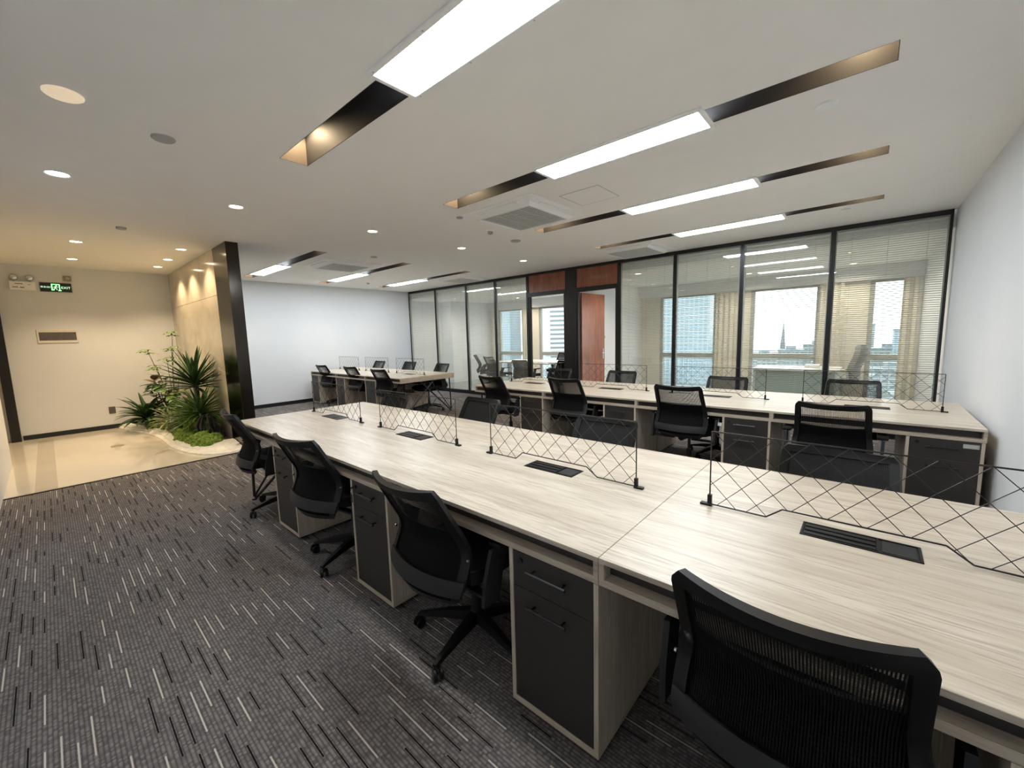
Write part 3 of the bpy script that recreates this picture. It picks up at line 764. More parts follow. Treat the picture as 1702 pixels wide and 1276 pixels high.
# ------------------------------------------------------------------ desks
def desk_module(w, label, end=None, kind_mirror=False, ref=None):
    """one double workstation: origin at floor under its centre; near side is -Y"""
    D = .618
    t = thing('workstation_desk', label, 'desk')
    b = B(); b.box(-w / 2 + .0008, w / 2 - .0008, -D, D, .732, .75, .0012); b.build('tabletop', MT['top'], t)
    for s in (-1, 1):
        ya, yb = (s * D, s * (D - .30))
        y0, y1 = min(ya, yb), max(ya, yb)
        b = B(); b.box(-w / 2 + .001, w / 2 - .001, y0, y1, .657, .681, .0012)
        b.box(-w / 2 + .001, -w / 2 + .019, y0, y1, .681, .732, .0008); b.box(w / 2 - .019, w / 2 - .001, y0, y1, .681, .732, .0008)
        b.build('under_shelf', MT['wood'], t)
        ym = s * (D - .05)
        b = B(); b.box(-w / 2 + .019, w / 2 - .019, ym - .006, ym + .006, .681, .732); b.build('fascia', MT['face'], t)
    b = B(); b.box(-w / 2 + .08, w / 2 - .08, -.16, .16, .60, .612, .002)
    for y in (-.16, .152): b.box(-w / 2 + .08, w / 2 - .08, y, y + .008, .612, .657)
    for x in (-w / 2 + .1, w / 2 - .12): b.box(x, x + .02, -.15, -.13, .612, .732); b.box(x, x + .02, .13, .15, .612, .732)
    b.build('cable_tray', MT['black'], t)
    # cable box let into the top
    b = B(); X, Y = .152, .058
    b.box(-X, X, -Y, -Y + .007, .7495, .7535, .001); b.box(-X, X, Y - .007, Y, .7495, .7535, .001); b.box(-X, -X + .007, -Y, Y, .7495, .7535, .001); b.box(X - .007, X, -Y, Y, .7495, .7535, .001)
    b.box(-X + .007, X - .007, -Y + .007, Y - .007, .7492, .7505)
    cbx = b.build('cable_box', MT['cplastic'], t)
    b = B()
    b.box(-X + .010, .045, -Y + .012, -Y + .030, .7505, .7545, .001); b.box(-X + .010, .045, -.012, .010, .7505, .7545, .001); b.box(-X + .010, .045, Y - .038, Y - .016, .7505, .7545, .001)
    b.box(.047, .052, -Y + .007, Y - .007, .7505, .7550)
    b.build('socket_bar', MT['cplastic'], cbx)
    b = B(); b.box(.060, X - .012, -Y + .014, Y - .014, .7505, .7525, .001); b.build('box_lid', MT['cgrey'], cbx)
    if end:
        e = -1 if end == 'L' else 1
        x = e * (w / 2 - .06)
        b = B(); b.tube([(x, -D + .06, .0), (x, .16, .657)], .014, 8); b.tube([(x, D - .06, 0), (x, -.16, .657)], .014, 8)
        b.tube([(x, -D + .06, .03), (x - e * .32, -D + .34, .657)], .010, 8); b.tube([(x, D - .06, .03), (x - e * .32, D - .34, .657)], .010, 8)
        b.tube([(x, -D + .06, .03), (x, -D + .08, .657)], .012, 8); b.tube([(x, D - .06, .03), (x, D - .08, .657)], .012, 8)
        for y in (-D + .06, D - .06): b.lathe([(.022, 0), (.022, .012)], (x, y, 0), 12)
        b.build('trestle_leg', MT['black'], t)
        b = B(); b.box(min(e * (w / 2 - .0008), e * (w / 2 - .019)), max(e * (w / 2 - .0008), e * (w / 2 - .019)), -D + .302, D - .302, .657, .732, .001); b.build('end_board', MT['wood'], t)
    return t
YD1, YD2, YD3 = 1.698, 4.656, 4.660
X1 = [-4.291 + 1.2283 * (k + .5) for k in range(4)]
X2 = [-4.262 + 1.2210 * (k + .5) for k in range(4)]
X3 = [-9.800 + 1.2147 * (k + .5) for k in range(3)]
proto_end = desk_module(1.2283, 'x', 'L')
proto_mid = desk_module(1.2283, 'x')
proto_endR = desk_module(1.2147, 'x', 'R')
index_children()
G_DESK = 'pale oak double workstation desks'
names1 = ['pale oak desk section at the far left end of the front row', 'pale oak desk section second from the far left end of the front row',
          'pale oak desk section of the front row in the centre of the photo', 'pale oak desk section of the front row nearest the camera, lower right']
names2 = ['pale oak desk section at the left end of the middle row, before the open doorway', 'pale oak desk section of the middle row before the red-brown door',
          'pale oak desk section of the middle row, third from its left end', 'pale oak desk section of the middle row against the right wall']
names3 = ['pale oak desk section touching the far white wall', 'pale oak desk section in the middle of the small far row', 'pale oak desk section at the open right end of the small far row']
def place_first(p, used, lab, loc, g=G_DESK):
    if p.name not in used:
        used.add(p.name); p.location = loc; p['label'] = lab; p['group'] = g; return p
    return clone(p, lab, loc, 0, g)
used = set()
for k in range(4): place_first(proto_end if k == 0 else proto_mid, used, names1[k], (X1[k], YD1, 0))
for k in range(4): place_first(proto_end if k == 0 else proto_mid, used, names2[k], (X2[k], YD2, 0))
for k in range(3): place_first(proto_endR if k == 2 else proto_mid, used, names3[k], (X3[k], YD3, 0))

# pedestal cabinets ---------------------------------------------------
def cabinet():
    """front faces -Y; origin floor, front-right corner line at x=0"""
    t = thing('pedestal_cabinet', 'x', 'cabinet'); W = .382; D = .600
    b = B(); b.box(-W, -W + .018, 0, D, .046, .655, .001); b.build('side_panel', MT['woodv'], t)
    b = B(); b.box(-.018, 0, 0, D, .046, .655, .001); b.build('side_panel', MT['woodv'], t)
    b = B(); b.box(-W, 0, 0, D, .022, .046, .001); b.build('base_board', MT['wood'], t)
    b = B(); b.box(-W + .018, -.018, D - .014, D, .046, .655); b.build('back_panel', MT['woodv'], t)
    b = B(); b.box(-W + .018, -.018, .020, D - .016, .640, .655); b.build('top_board', MT['woodv'], t)
    b = B(); b.box(-W + .0195, -.0195, .002, .018, .5155, .654, .001); dw = b.build('drawer', MT['face'], t)
    b = B(); b.box(-W + .0195, -.0195, .002, .018, .0475, .5125, .001); do = b.build('door', MT['face'], t)
    for z, pr in ((.600, dw), (.462, do)):
        b = B(); b.tube([(-.282, -.026, z), (-.112, -.026, z)], .006, 10); b.tube([(-.262, .002, z), (-.262, -.026, z)], .005, 8); b.tube([(-.132, .002, z), (-.132, -.026, z)], .005, 8)
        b.build('handle', MT['black'], pr, True)
    b = B(); b.lathe([(.011, -.006), (.011, .003)], (-.325, 0, .622), 16, 'Y'); b.build('lock', MT['black'], dw, True)
    for x in (-W + .04, -.04):
        for y in (.04, D - .05):
            b = B(); b.lathe([(.018, 0), (.018, .006), (.010, .010), (.010, .022)], (x, y, 0), 12); b.build('foot', MT['black'], t, True)
    return t
cab = cabinet(); index_children()
first = [True]
def put_cab(x, y, rz, label):
    if first[0]:
        first[0] = False; cab.location = (x, y, 0); cab.rotation_euler = (0, 0, rz); cab['label'] = label; cab['group'] = 'dark fronted pedestal cabinets'; return cab
    return clone(cab, label, (x, y, 0), rz, 'dark fronted pedestal cabinets')
cn1 = ['narrow dark fronted cabinet between the first two chairs of the front row', 'dark fronted cabinet with keys in its lock, left of the third front row chair',
       'large dark fronted cabinet in the foreground, left of the nearest chair', 'dark fronted cabinet at the right wall end of the front row']
cn2 = ['dark cabinet under the left end section of the middle row', 'dark cabinet under the middle row, before the red-brown door',
       'dark cabinet with two bar handles, left of the chair by the right wall', 'dark cabinet with a pale name plate against the right wall']
cn3 = ['dark cabinet at the far white wall', 'dark cabinet in the middle of the small far row', 'dark cabinet at the right of the small far row']
G1 = YD1 - .618 + .0; G2 = YD2 - .618; G3 = YD3 - .618
cabs1 = [put_cab(X1[k] + .6135, G1 + .001, 0, cn1[k]) for k in range(4)]
cabs2 = [put_cab(X2[k] + .6095, G2 + .001, 0, cn2[k]) for k in range(4)]
for k in range(3): put_cab(X3[k] - .606 + .382, G3 + .001, 0, cn3[k])
for k in range(4): put_cab(X1[k] + .6135 - .382, YD1 + .617, math.pi, 'turned-away cabinet under the far side of the front row, %s section' % ['leftmost', 'second', 'third', 'nearest'][k])
for k in range(4): put_cab(X2[k] + .6095 - .382, YD2 + .617, math.pi, 'turned-away cabinet under glass side of the middle row, %s section' % ['leftmost', 'second', 'third', 'rightmost'][k])
for k in range(3): put_cab(X3[k] - .606, YD3 + .617, math.pi, 'turned-away cabinet under glass side of the small far row, %s' % ['wall end', 'middle', 'open end'][k])
# keys hanging in one lock, name plate on another
t = thing('key_bunch', 'small bunch of keys hanging from the cabinet lock in the front row', 'keys', (X1[1] + .6135 - .325, G1 - .006, .622))
b = B(); b.box(-.0015, .0015, -.02, 0, -.006, .006); b.tube([(0, -.016, -.004 + 0), (.008, -.018, -.02), (0, -.018, -.034), (-.008, -.018, -.02)], .0012, 5, True)
b.build('key', MT['chrome'], t)
b = B(); b.box(-.008, .008, -.021, -.017, -.085, -.034, .002); b.build('key_tag', MT['black'], t)
t = thing('name_plate', 'small pale name plate on the cabinet against the right wall', 'name plate', (X2[3] + .6095 - .0635, G2 + .002, .624))
b = B(); b.box(-.038, .038, -.004, 0, -.015, .015, .003, 2); b.build('plate', MT['greyplastic'], t)
b = B(); b.box(-.030, .030, -.0045, -.004, -.010, .010); b.build('label_card', mat('pale_card', (.5, .5, .46), .5), t)

# desk screens ---------------------------------------------------------
def desk_screen():
    t = thing('desk_screen', 'x', 'desk screen'); hw, z0, z1 = .458, .757 - .75, 1.055 - .75
    prof = [(-hw, z0), (-.262, z0), (-.212, z0 + .041), (.200, z0 + .041), (.258, z0), (hw, z0), (hw, z1), (-hw, z1)]
    b = B()
    for i in range(len(prof)):
        a, c = prof[i], prof[(i + 1) % len(prof)]
        b.tube([(a[0], 0, a[1]), (c[0], 0, c[1])], .0028, 6)
    b.build('wire_frame', MT['black'], t)
    # lattice wires, clipped to the outline
    def bottom(x):
        if x < -.262 or x > .258: return z0
        if x < -.212: return z0 + .041 * (x + .262) / .05
        if x > .200: return z0 + .041 * (.258 - x) / .058
        return z0 + .041
    b = B(); p = .1030; slope = 1.0
    for sgn in (1, -1):
        for k in range(-8, 13):
            # line x = x_top + sgn*(z1-z)*0.62...
            xt = -hw + .01 + k * p + (0 if sgn > 0 else .0)
            pts = []
            N = 240
            inside = []
            for q in range(N + 1):
                z = z1 - q / N * (z1 - z0); x = xt - sgn * (z1 - z) * .98
                if -hw <= x <= hw and z >= bottom(x): inside.append((x, z))
            if len(inside) > 6:
                b.tube([(inside[0][0], sgn * .001, inside[0][1]), (inside[-1][0], sgn * .001, inside[-1][1])], .0014, 5)
    b.build('wire_lattice', MT['black'], t)
    for s in (-1, 1):
        b = B(); b.box(s * hw - .0075, s * hw + .0075, -.0075, .0075, 0, .046, .001)
        xa, xb = sorted((s * (hw + .034), s * (hw - .008))); b.box(xa, xb, -.011, .011, 0, .009, .001)
        b.build('foot', MT['cplastic'], t)
    return t
scr = desk_screen(); index_children(); sfirst = [True]
def put_screen(x, y, label):
    if sfirst[0]:
        sfirst[0] = False; scr.location = (x, y, .75); scr['label'] = label; scr['group'] = 'black wire lattice desk screens'; return
    clone(scr, label, (x, y, .75), 0, 'black wire lattice desk screens')
sn = [['farthest on the front row, at its left end', 'second on the front row from its left end', 'on the front row in the centre of the photo', 'largest, on the front row at right, cut by the frame'],
      ['at the left end of the middle row before the doorway', 'on the middle row before the red-brown door', 'third on the middle row, before the wide window', 'on the middle row nearest the right wall'],
      ['on the small far row next to the white wall', 'in the middle of the small far row', 'at the right end of the small far row']]
for k in range(4): put_screen(X1[k], 1.704, 'black wire lattice desk screen ' + sn[0][k])
for k in range(4): put_screen(X2[k] + .0, 4.672, 'black wire lattice desk screen ' + sn[1][k])
for k in range(3): put_screen(X3[k] + .0, 4.672, 'black wire lattice desk screen ' + sn[2][k])

# ------------------------------------------------------------------ chairs
def lerp(t, tab):
    for (a, va), (c, vc) in zip(tab, tab[1:]):
        if t <= c: return va + (vc - va) * (t - a) / (c - a) if c > a else va
    return tab[-1][1]
def smooth_lerp(t, tab):
    h = .04
    return (lerp(max(tab[0][0], t - h), tab) + lerp(t, tab) + lerp(min(tab[-1][0], t + h), tab)) / 3
Z0B, Z1B = .405, .905
def backpt(u, v, off=0.0):
    hw = smooth_lerp(v, [(0, .165), (.05, .215), (.14, .243), (.32, .243), (.5, .230), (1, .218)])
    if v > .93: hw -= .020 * ((v - .93) / .07) ** 2
    ye = smooth_lerp(v, [(0, -.262), (.06, -.290), (.14, -.285), (.38, -.235), (.48, -.240), (1, -.382)])
    cu = .058 - .012 * v
    z = Z0B + v * (Z1B - Z0B) - .010 * (1 - u * u) * (v if v > .5 else 0)
    return Vector((u * hw, ye - cu * (1 - u * u) + off, z))
def make_chair(grey=False):
    t = thing('office_chair', 'x', 'chair')
    us = [-1, -.95, -.9, -.85] + [-.75 + k * .125 for k in range(13)] + [.85, .9, .95, 1]
    us = sorted(set(us)); vs = [0, .03, .06, .10, .15, .2, .25, .3, .35, .4, .45, .5, .55, .6, .62, .66, .7, .75, .8, .85, .9, .93, .96, 1.0]
    b = B(); b.slab(backpt, us, vs, .022, lambda u, v: abs(u) > .85 or v > .93 or v < .06)
    fr = b.build('backrest_frame', MT['cplastic'], t, True)
    b = B(); b.slab(lambda u, v: backpt(u, v), [u for u in us if abs(u) <= .9], [v for v in vs if .03 <= v <= .96], .003)
    b.build('back_mesh', MT['cmeshg' if grey else 'cmesh'], t, True)
    b = B(); b.slab(lambda u, v: backpt(u, v, .016), [u for u in us if abs(u) <= .86], [v for v in vs if .06 <= v <= .62], .010)
    b.build('lumbar_pad', MT['clumbar'], t, True)
    b = B(); b.slab(lambda u, v: backpt(u, v, -.020 + .006), us, [.10, .13, .16, .19, .22], .012)
    b.build('support_bar', MT['cgrey'], t, True)
    b = B()
    def seatf(u, v):
        r = 1 - .06 * (abs(u) ** 4) ; return Vector((u * .235 * (1 - .10 * abs(v) ** 6), .015 + v * .235, .468 + .014 * (u * u) - .030 * max(0, v - .55) ** 1.5 / .3 - .004))
    uu = [-1, -.92, -.8, -.6, -.4, -.2, 0, .2, .4, .6, .8, .92, 1]
    b.slab(seatf, uu, uu, .055)
    b.build('seat', MT['cfabric'], t, True)
    b = B(); b.box(-.10, .10, -.12, .12, .39, .438, .012, 2); b.tube([(.10, .05, .405), (.27, .06, .40)], .006, 6)
    b.tube([(0, -.1, .41), (0, -.24, .42)], .03, 8)
    b.build('seat_mechanism', MT['cplastic'], t, True)
    for s in (-1, 1):
        b = B()
        poly = [(-.235, .395), (-.150, .395), (-.120, .54), (-.090, .618), (-.190, .618), (-.225, .50)]
        lo = [b.bm.verts.new((s * (.282 + .03 * (z - .4)), y, z)) for y, z in poly]; hi = [b.bm.verts.new((s * (.300 + .03 * (z - .4)), y, z)) for y, z in poly]
        b.bm.faces.new(lo); b.bm.faces.new(hi[::-1])
        for i in range(len(poly)): b.bm.faces.new((lo[i], lo[(i + 1) % len(poly)], hi[(i + 1) % len(poly)], hi[i]))
        b.box(min(s * .08, s * .275), max(s * .08, s * .292), -.20, -.16, .397, .412, .003)
        a = b.build('armrest', MT['cgrey'], t)
        b = B(); b.box(s * .294 - .033, s * .294 + .033, -.165, .075, .616, .640, .009, 2); b.build('arm_pad', MT['cplastic'], a, True)
        b = B(); b.lathe([(.006, -.003), (.006, .003)], (s * .246, -.262, .60), 10, 'X'); b.build('bolt', MT['chrome'], fr)
    base = B()
    base.lathe([(.034, .075), (.038, .10), (.034, .135), (.026, .145)], n=20)
    for k in range(5):
        a = R_(208 + 72 * k)
        d = Vector((math.cos(a), math.sin(a), 0)); n_ = Vector((-d.y, d.x, 0))
        pts = [(0.02, .085, .135, .026), (.15, .078, .115, .021), (.29, .062, .080, .014), (.312, .058, .072, .012)]
        rings = [[base.bm.verts.new(d * r + n_ * w + Vector((0, 0, zb))), base.bm.verts.new(d * r - n_ * w + Vector((0, 0, zb))), base.bm.verts.new(d * r - n_ * w * .7 + Vector((0, 0, zt))), base.bm.verts.new(d * r + n_ * w * .7 + Vector((0, 0, zt)))] for r, zb, zt, w in pts]
        base.bm.faces.new(rings[0]); base.bm.faces.new(rings[-1][::-1])
        for q, w in zip(rings, rings[1:]):
            for i in range(4): base.bm.faces.new((q[i], q[(i + 1) % 4], w[(i + 1) % 4], w[i]))
    bs = base.build('star_base', MT['cplastic'], t, False)
    for k in range(5):
        a = R_(208 + 72 * k); c = Vector((.298 * math.cos(a), .298 * math.sin(a), 0))
        b = B(); ang = a + 1.0; ax = Vector((math.cos(ang), math.sin(ang), 0)); lat = Vector((-ax.y, ax.x, 0))
        for s in (-1, 1):
            cc = c + lat * s * .014 + ax * .012
            rings = []
            for (r, h) in ((.022, -.008), (.026, -.004), (.026, .004), (.022, .008)):
                rings.append([b.bm.verts.new(cc + lat * h + r * (math.cos(q * math.pi / 8) * ax + math.sin(q * math.pi / 8) * Vector((0, 0, 1))) + Vector((0, 0, .0265))) for q in range(16)])
            b.bm.faces.new(rings[0]); b.bm.faces.new(rings[-1][::-1])
            for q, w in zip(rings, rings[1:]):
                for i in range(16): b.bm.faces.new((q[i], q[(i + 1) % 16], w[(i + 1) % 16], w[i]))
        b.tube([c + Vector((0, 0, .03)), c + Vector((0, 0, .066))], .008, 8)
        b.box(-.022, .022, -.006, .006, 0, .018, .003, 1, Matrix.Translation(c + ax * .008 + Vector((0, 0, .038))) @ Matrix.Rotation(ang, 4, 'Z'))
        b.build('caster', MT['cplastic'], bs, True)
    b = B(); b.lathe([(.024, .14), (.024, .26), (.014, .262), (.014, .40)], n=16); b.build('gas_lift', MT['black'], t, True)
    return t
chair = make_chair(); chair_g = make_chair(True)
index_children()
cfirst = {chair.name: True, chair_g.name: True}
def put_chair(src, x, y, rz, ztop, label, group):
    dz = ztop - .905
    if cfirst[src.name]:
        cfirst[src.name] = False; c = src; c.location = (x, y, 0); c.rotation_euler = (0, 0, rz); c['label'] = label; c['group'] = group
        POST.append((c, dz)); return c
    c = clone(src, label, (x, y, 0), rz, group); POST.append((c, dz)); return c
POST = []
GC = {1: 'black mesh office chairs on the near side of the front row', 2: 'black mesh office chairs on the far side of the front row', 3: 'black mesh office chairs on the near side of the middle row',
      4: 'black mesh office chairs on the glass side of the middle row', 5: 'black mesh office chairs on the near side of the small far row', 6: 'black mesh office chairs on the glass side of the small far row', 7: 'office chairs in the meeting room'}
PI = math.pi
put_chair(chair, -3.83, 1.30, R_(-4), .905, 'black mesh office chair farthest along the front row, beside the planting', GC[1])
put_chair(chair, -2.57, 1.275, R_(9), .90, 'black mesh office chair between the first two cabinets of the front row', GC[1])
put_chair(chair, -1.37, 1.255, R_(0), .895, 'black mesh office chair in the centre foreground, third along the front row', GC[1])
put_chair(chair, -.100, 1.297, R_(0), .905, 'black mesh office chair nearest the camera, lower right corner', GC[1])
put_chair(chair_g, -2.54, 2.10, PI + R_(-3), .915, 'dark grey chair back rising behind the second desk screen of the front row', GC[2])
put_chair(chair_g, -1.30, 2.05, PI, .89, 'dark chair back behind the central desk screen of the front row', GC[2])
put_chair(chair_g, -.085, 2.04, PI, .875, 'dark chair back behind the nearest desk screen of the front row', GC[2])
put_chair(chair_g, -3.78, 2.05, PI, .86, 'low dark chair back behind the farthest desk screen of the front row', GC[2])
put_chair(chair, -3.73, 4.20, R_(-3), .93, 'black mesh office chair at the left end of the middle row', GC[3])
put_chair(chair, -2.64, 4.28, R_(0), .95, 'black mesh office chair before the doorway, second in the middle row', GC[3])
put_chair(chair, -1.33, 4.23, R_(0), .95, 'black mesh office chair third in the middle row, with a small white tag', GC[3])
put_chair(chair, -.18, 4.12, R_(0), .90, 'black mesh office chair in the middle row nearest the right wall', GC[3])
put_chair(chair, -3.75, 5.10, PI, .90, 'black chair behind the left end of the middle row, partly hidden by the door post', GC[4])
put_chair(chair, -2.69, 5.13, PI, .90, 'black chair behind the middle row before the red-brown door', GC[4])
put_chair(chair, -1.27, 5.03, PI, .89, 'black chair behind the middle row between two desk screens', GC[4])
put_chair(chair, -.107, 5.12, PI, .90, 'black chair behind the middle row nearest the right wall', GC[4])
put_chair(chair, -9.08, 4.33, R_(4), .92, 'black chair of the small far row next to the white wall', GC[5])
put_chair(chair, -7.86, 4.36, R_(4), .92, 'black chair in the middle of the near side of the small far row', GC[5])
put_chair(chair, -6.62, 4.25, R_(4), .92, 'black chair at the open right end of the small far row, near side', GC[5])
put_chair(chair, -8.98, 4.99, PI, .92, 'black chair top behind the leftmost screen pair of the small far row', GC[6])
put_chair(chair, -7.86, 5.08, PI, .92, 'black chair back before the first glass mullion, behind the small far row', GC[6])
put_chair(chair, -6.62, 4.99, PI + R_(-4), .92, 'black chair fully visible behind the open end of the small far row', GC[6])
put_chair(chair, -8.10, 8.25, R_(-50), .93, 'chair at the left end of the meeting table, behind the third glass pane', GC[7])
put_chair(chair, -7.30, 7.85, R_(-10), .93, 'chair at the near side of the meeting table, behind the fourth glass pane', GC[7])
put_chair(chair, -6.55, 9.42, PI, .93, 'chair on the window side of the meeting table', GC[7])
put_chair(chair, -6.35, 7.85, R_(5), .86, 'chair at the near side of the meeting table, left in the open doorway', GC[7])
put_chair(chair, -5.55, 8.05, R_(60), .86, 'chair at the right end of the meeting table, right in the open doorway', GC[7])
index_children()
for c, dz in POST:
    for ch in CH[c.name]:
        if ch.name.split('.')[0] in ('backrest_frame', 'back_mesh', 'lumbar_pad', 'support_bar'): ch.location.z = dz
t = thing('chair_tag', 'small white paper tag hanging on the third chair of the middle row', 'tag', (-1.33 + .312, 4.23 - .17, .58))
b = B(); b.box(-.028, .028, -.002, 0, -.016, .016); b.build('tag_card', MT['paper'], t)
b = B(); b.tube([(0, -.001, .016), (0, .004, .05)], .001, 4); b.build('tag_string', MT['paper'], t)

# ------------------------------------------------------------------ things on the entrance wall
E = XW
def wx(o): return o
t = thing('emergency_light', 'white emergency light box with two round lamp heads on the entrance wall', 'emergency light', (E, -.118, 2.36))
b = B(); b.box(0, .05, -.132, .132, 0, .128, .006, 2); b.build('light_box', MT['whiteplastic'], t)
for y in (-.078, .082):
    b = B(); b.tube([(.025, y, .128), (.025, y, .15)], .01, 8)
    b.lathe([(.020, -.035), (.046, -.015), (.050, .012), (.046, .020)], (.035, y, .190), 20, 'X')
    hd = b.build('lamp_head', MT['greyplastic'], t, True)
    b = B(); b.lathe([(.040, .020), (.036, .026), (.012, .030)], (.035, y, .190), 20, 'X'); b.build('lamp_glass', MT['chrome'], hd, True)
RX = Matrix(((0, 0, 1, 0), (1, 0, 0, 0), (0, 1, 0, 0), (0, 0, 0, 1)))   # text plane facing +X
b = B(); b.box(.0505, .0512, -.075, .005, .085, .097); b.box(.0505, .0512, -.105, -.045, .035, .047); b.box(.0505, .0512, -.03, .015, .030, .045); b.box(.0505, .0512, .055, .085, .082, .088); b.build('printed_text', MT['red'], t)
t = thing('exit_sign', 'green lit exit sign with running figure beside the emergency light', 'exit sign', (E, .232, 2.345))
b = B(); b.box(0, .022, -.182, .180, 0, .157, .003); b.build('sign_frame', MT['greyplastic'], t)
b = B(); b.box(.022, .0235, -.174, .172, .008, .149); b.build('sign_face', MT['signblack'], t)
text_mesh('exit_text', 'EXIT', .052, MT['signpale'], t, Matrix.Translation((.0245, .108, .075)) @ RX, .0008)
text_mesh('exit_text', '安全出口', .032, MT['signpale'], t, Matrix.Translation((.0245, -.105, .078)) @ RX, .0008)
b = B()
for q in ((-.052, .045, .118, .132), (-.052, -.038, .030, .118), (.031, .045, .030, .118), (-.052, -.02, .030, .044), (.02, .055, .022, .036)): b.box(.0237, .0245, q[0], q[1], q[2], q[3])
b.build('doorway_symbol', MT['signgreen'], t)
b = B()
def bar(y0, z0, y1, z1, w):
    b.tube([(.0248, y0, z0), (.0248, y1, z1)], w, 6)
b.lathe([(.009, -.001), (.009, .001)], (.0248, .004, .106), 14, 'X')
bar(-.002, .094, -.010, .068, .006); bar(-.002, .092, -.022, .086, .004); bar(-.022, .086, -.026, .072, .003); bar(.0, .09, .016, .080, .004); bar(.016, .08, .024, .088, .003)
bar(-.010, .068, .008, .056, .005); bar(.008, .056, .006, .036, .004); bar(-.010, .068, -.020, .050, .005); bar(-.020, .050, -.034, .050, .004)
b.build('running_figure', MT['signpale'], t)
t = thing('wall_sensor', 'small grey square sensor above the exit sign', 'sensor', (E, .372, 2.575))
b = B(); b.box(0, .03, -.045, .045, -.042, .042, .004); b.build('sensor_box', mat('taupe_plastic', (.30, .26, .20), .5), t)
b = B(); b.lathe([(.022, .03), (.020, .038)], (0, 0, 0), 16, 'X'); b.build('sensor_lens', MT['greyplastic'], t)
t = thing('wall_panel_box', 'white framed rectangular distribution panel with dark cover on the entrance wall', 'distribution panel', (E, .170, 1.636))
b = B(); b.box(0, .016, -.228, .228, -.108, .108, .005, 2); b.build('panel_frame', mat('cream_plastic', (.70, .66, .58), .4), t)
b = B(); b.box(.016, .019, -.205, .207, -.066, .066, .001); b.build('panel_cover', mat('smoked_cover', (.115, .095, .08), .25, noise_amt=.2, scale=30), t)
t = thing('wall_socket', 'small dark grey wall socket low on the entrance wall', 'socket', (E, .675, .33))
b = B(); b.box(0, .010, -.043, .043, -.060, .060, .003); b.build('socket_plate', mat('grey_plate', (.10, .10, .095), .4), t)
b = B()
for y in (-.012, .012): b.box(.010, .0108, y - .002, y + .002, -.01, .008)
b.build('socket_slots', MT['black'], t)
t = thing('floor_box', 'small square floor box cover in the cream tiles', 'floor box', (-8.2, .55, 0.001))
b = B(); b.box(-.07, .07, -.07, .07, 0, .003, .001); b.build('cover', mat('dull_brass', (.36, .30, .22), .4, metal=.4), t)
b = B(); b.box(-.06, .06, .045, .05, .003, .0036); b.build('latch', MT['brass'], t)

# ------------------------------------------------------------------ planting
def blob(name, m, cx, cy, cz, rx, ry, rz_, seed, amp, freq, label, cat, group=None, sub=5, fine=.0):
    bm = bmesh.new(); bmesh.ops.create_icosphere(bm, subdivisions=sub, radius=1)
    for v in bm.verts:
        d = v.co.normalized()
        k = 1 + amp * noise.noise(d * freq + Vector((seed * 3.1, seed, 0))) + amp * .5 * noise.noise(d * freq * 2.7 + Vector((seed, 0, seed)))
        if fine: k += fine * noise.noise(d * 22 + Vector((seed, 1, 2))) + fine * .6 * noise.noise(d * 55)
        v.co = Vector((d.x * rx * k, d.y * ry * k, max(d.z * rz_ * k, -.01)))
    me = bpy.data.meshes.new(name); bm.to_mesh(me); bm.free(); me.materials.append(m)
    for p in me.polygons: p.use_smooth = True
    o = bpy.data.objects.new(name, me); COL.objects.link(o); o.location = (cx, cy, cz)
    return tag(o, label, cat, group)
# white stone bed
outer = [(-9.95, .72), (-9.55, .76), (-9.17, .85), (-8.75, .97), (-8.3, 1.02), (-7.86, 1.03), (-7.38, 1.03), (-7.05, 1.06), (-6.78, 1.11), (-6.52, 1.20), (-6.35, 1.32), (-6.29, 1.48), (-6.33, 1.60), (-6.45, 1.665)]
inner = [(-9.95, .86), (-9.56, .93), (-9.2, 1.03), (-8.85, 1.14), (-8.3, 1.17), (-7.9, 1.15), (-7.5, 1.16), (-7.2, 1.20), (-6.99, 1.28), (-6.92, 1.40), (-6.90, 1.5), (-6.89, 1.58), (-6.88, 1.62), (-6.87, 1.665)]
t = thing('planting_bed', 'white stone edged planting bed curving along the marble wall', 'planting bed', (-8.2, 1.35, 0.001))
def dens(P, k=4):
    out = []
    for i in range(len(P) - 1):
        p0 = P[max(i - 1, 0)]; p1 = P[i]; p2 = P[i + 1]; p3 = P[min(i + 2, len(P) - 1)]
        for q in range(k):
            s = q / k
            out.append(tuple(.5 * ((2 * p1[d]) + (-p0[d] + p2[d]) * s + (2 * p0[d] - 5 * p1[d] + 4 * p2[d] - p3[d]) * s * s + (-p0[d] + 3 * p1[d] - 3 * p2[d] + p3[d]) * s ** 3) for d in (0, 1)))
    out.append(P[-1]); return out
O_, I_ = dens(outer), dens(inner)
b = B(); rows = []
prof = [(0, 0), (.0, .022), (.12, .036), (.30, .040), (.34, .058), (.62, .062), (.70, .075), (1.0, .078)]
for (o_, i_) in zip(O_, I_):
    rows.append([b.bm.verts.new((o_[0] + (i_[0] - o_[0]) * f + 8.2, o_[1] + (i_[1] - o_[1]) * f - 1.35, z)) for f, z in prof])
for p_, q_ in zip(rows, rows[1:]):
    for k in range(len(prof) - 1): b.bm.faces.new((p_[k], p_[k + 1], q_[k + 1], q_[k]))
b.bm.faces.new(rows[-1]); b.bm.faces.new(rows[0][::-1])
b.build('stone_edging', MT['stone'], t, True)
b = B()
lo = [b.bm.verts.new((x + 8.2, y - 1.35, .055)) for x, y in I_] + [b.bm.verts.new((-6.87 + 8.2, 1.672 - 1.35, .055)), b.bm.verts.new((-9.95 + 8.2, 1.672 - 1.35, .055))]
b.bm.faces.new(lo); b.build('soil', mat('dark_soil', (.05, .04, .03), .95, noise_amt=.5, scale=40, bump=1), t)

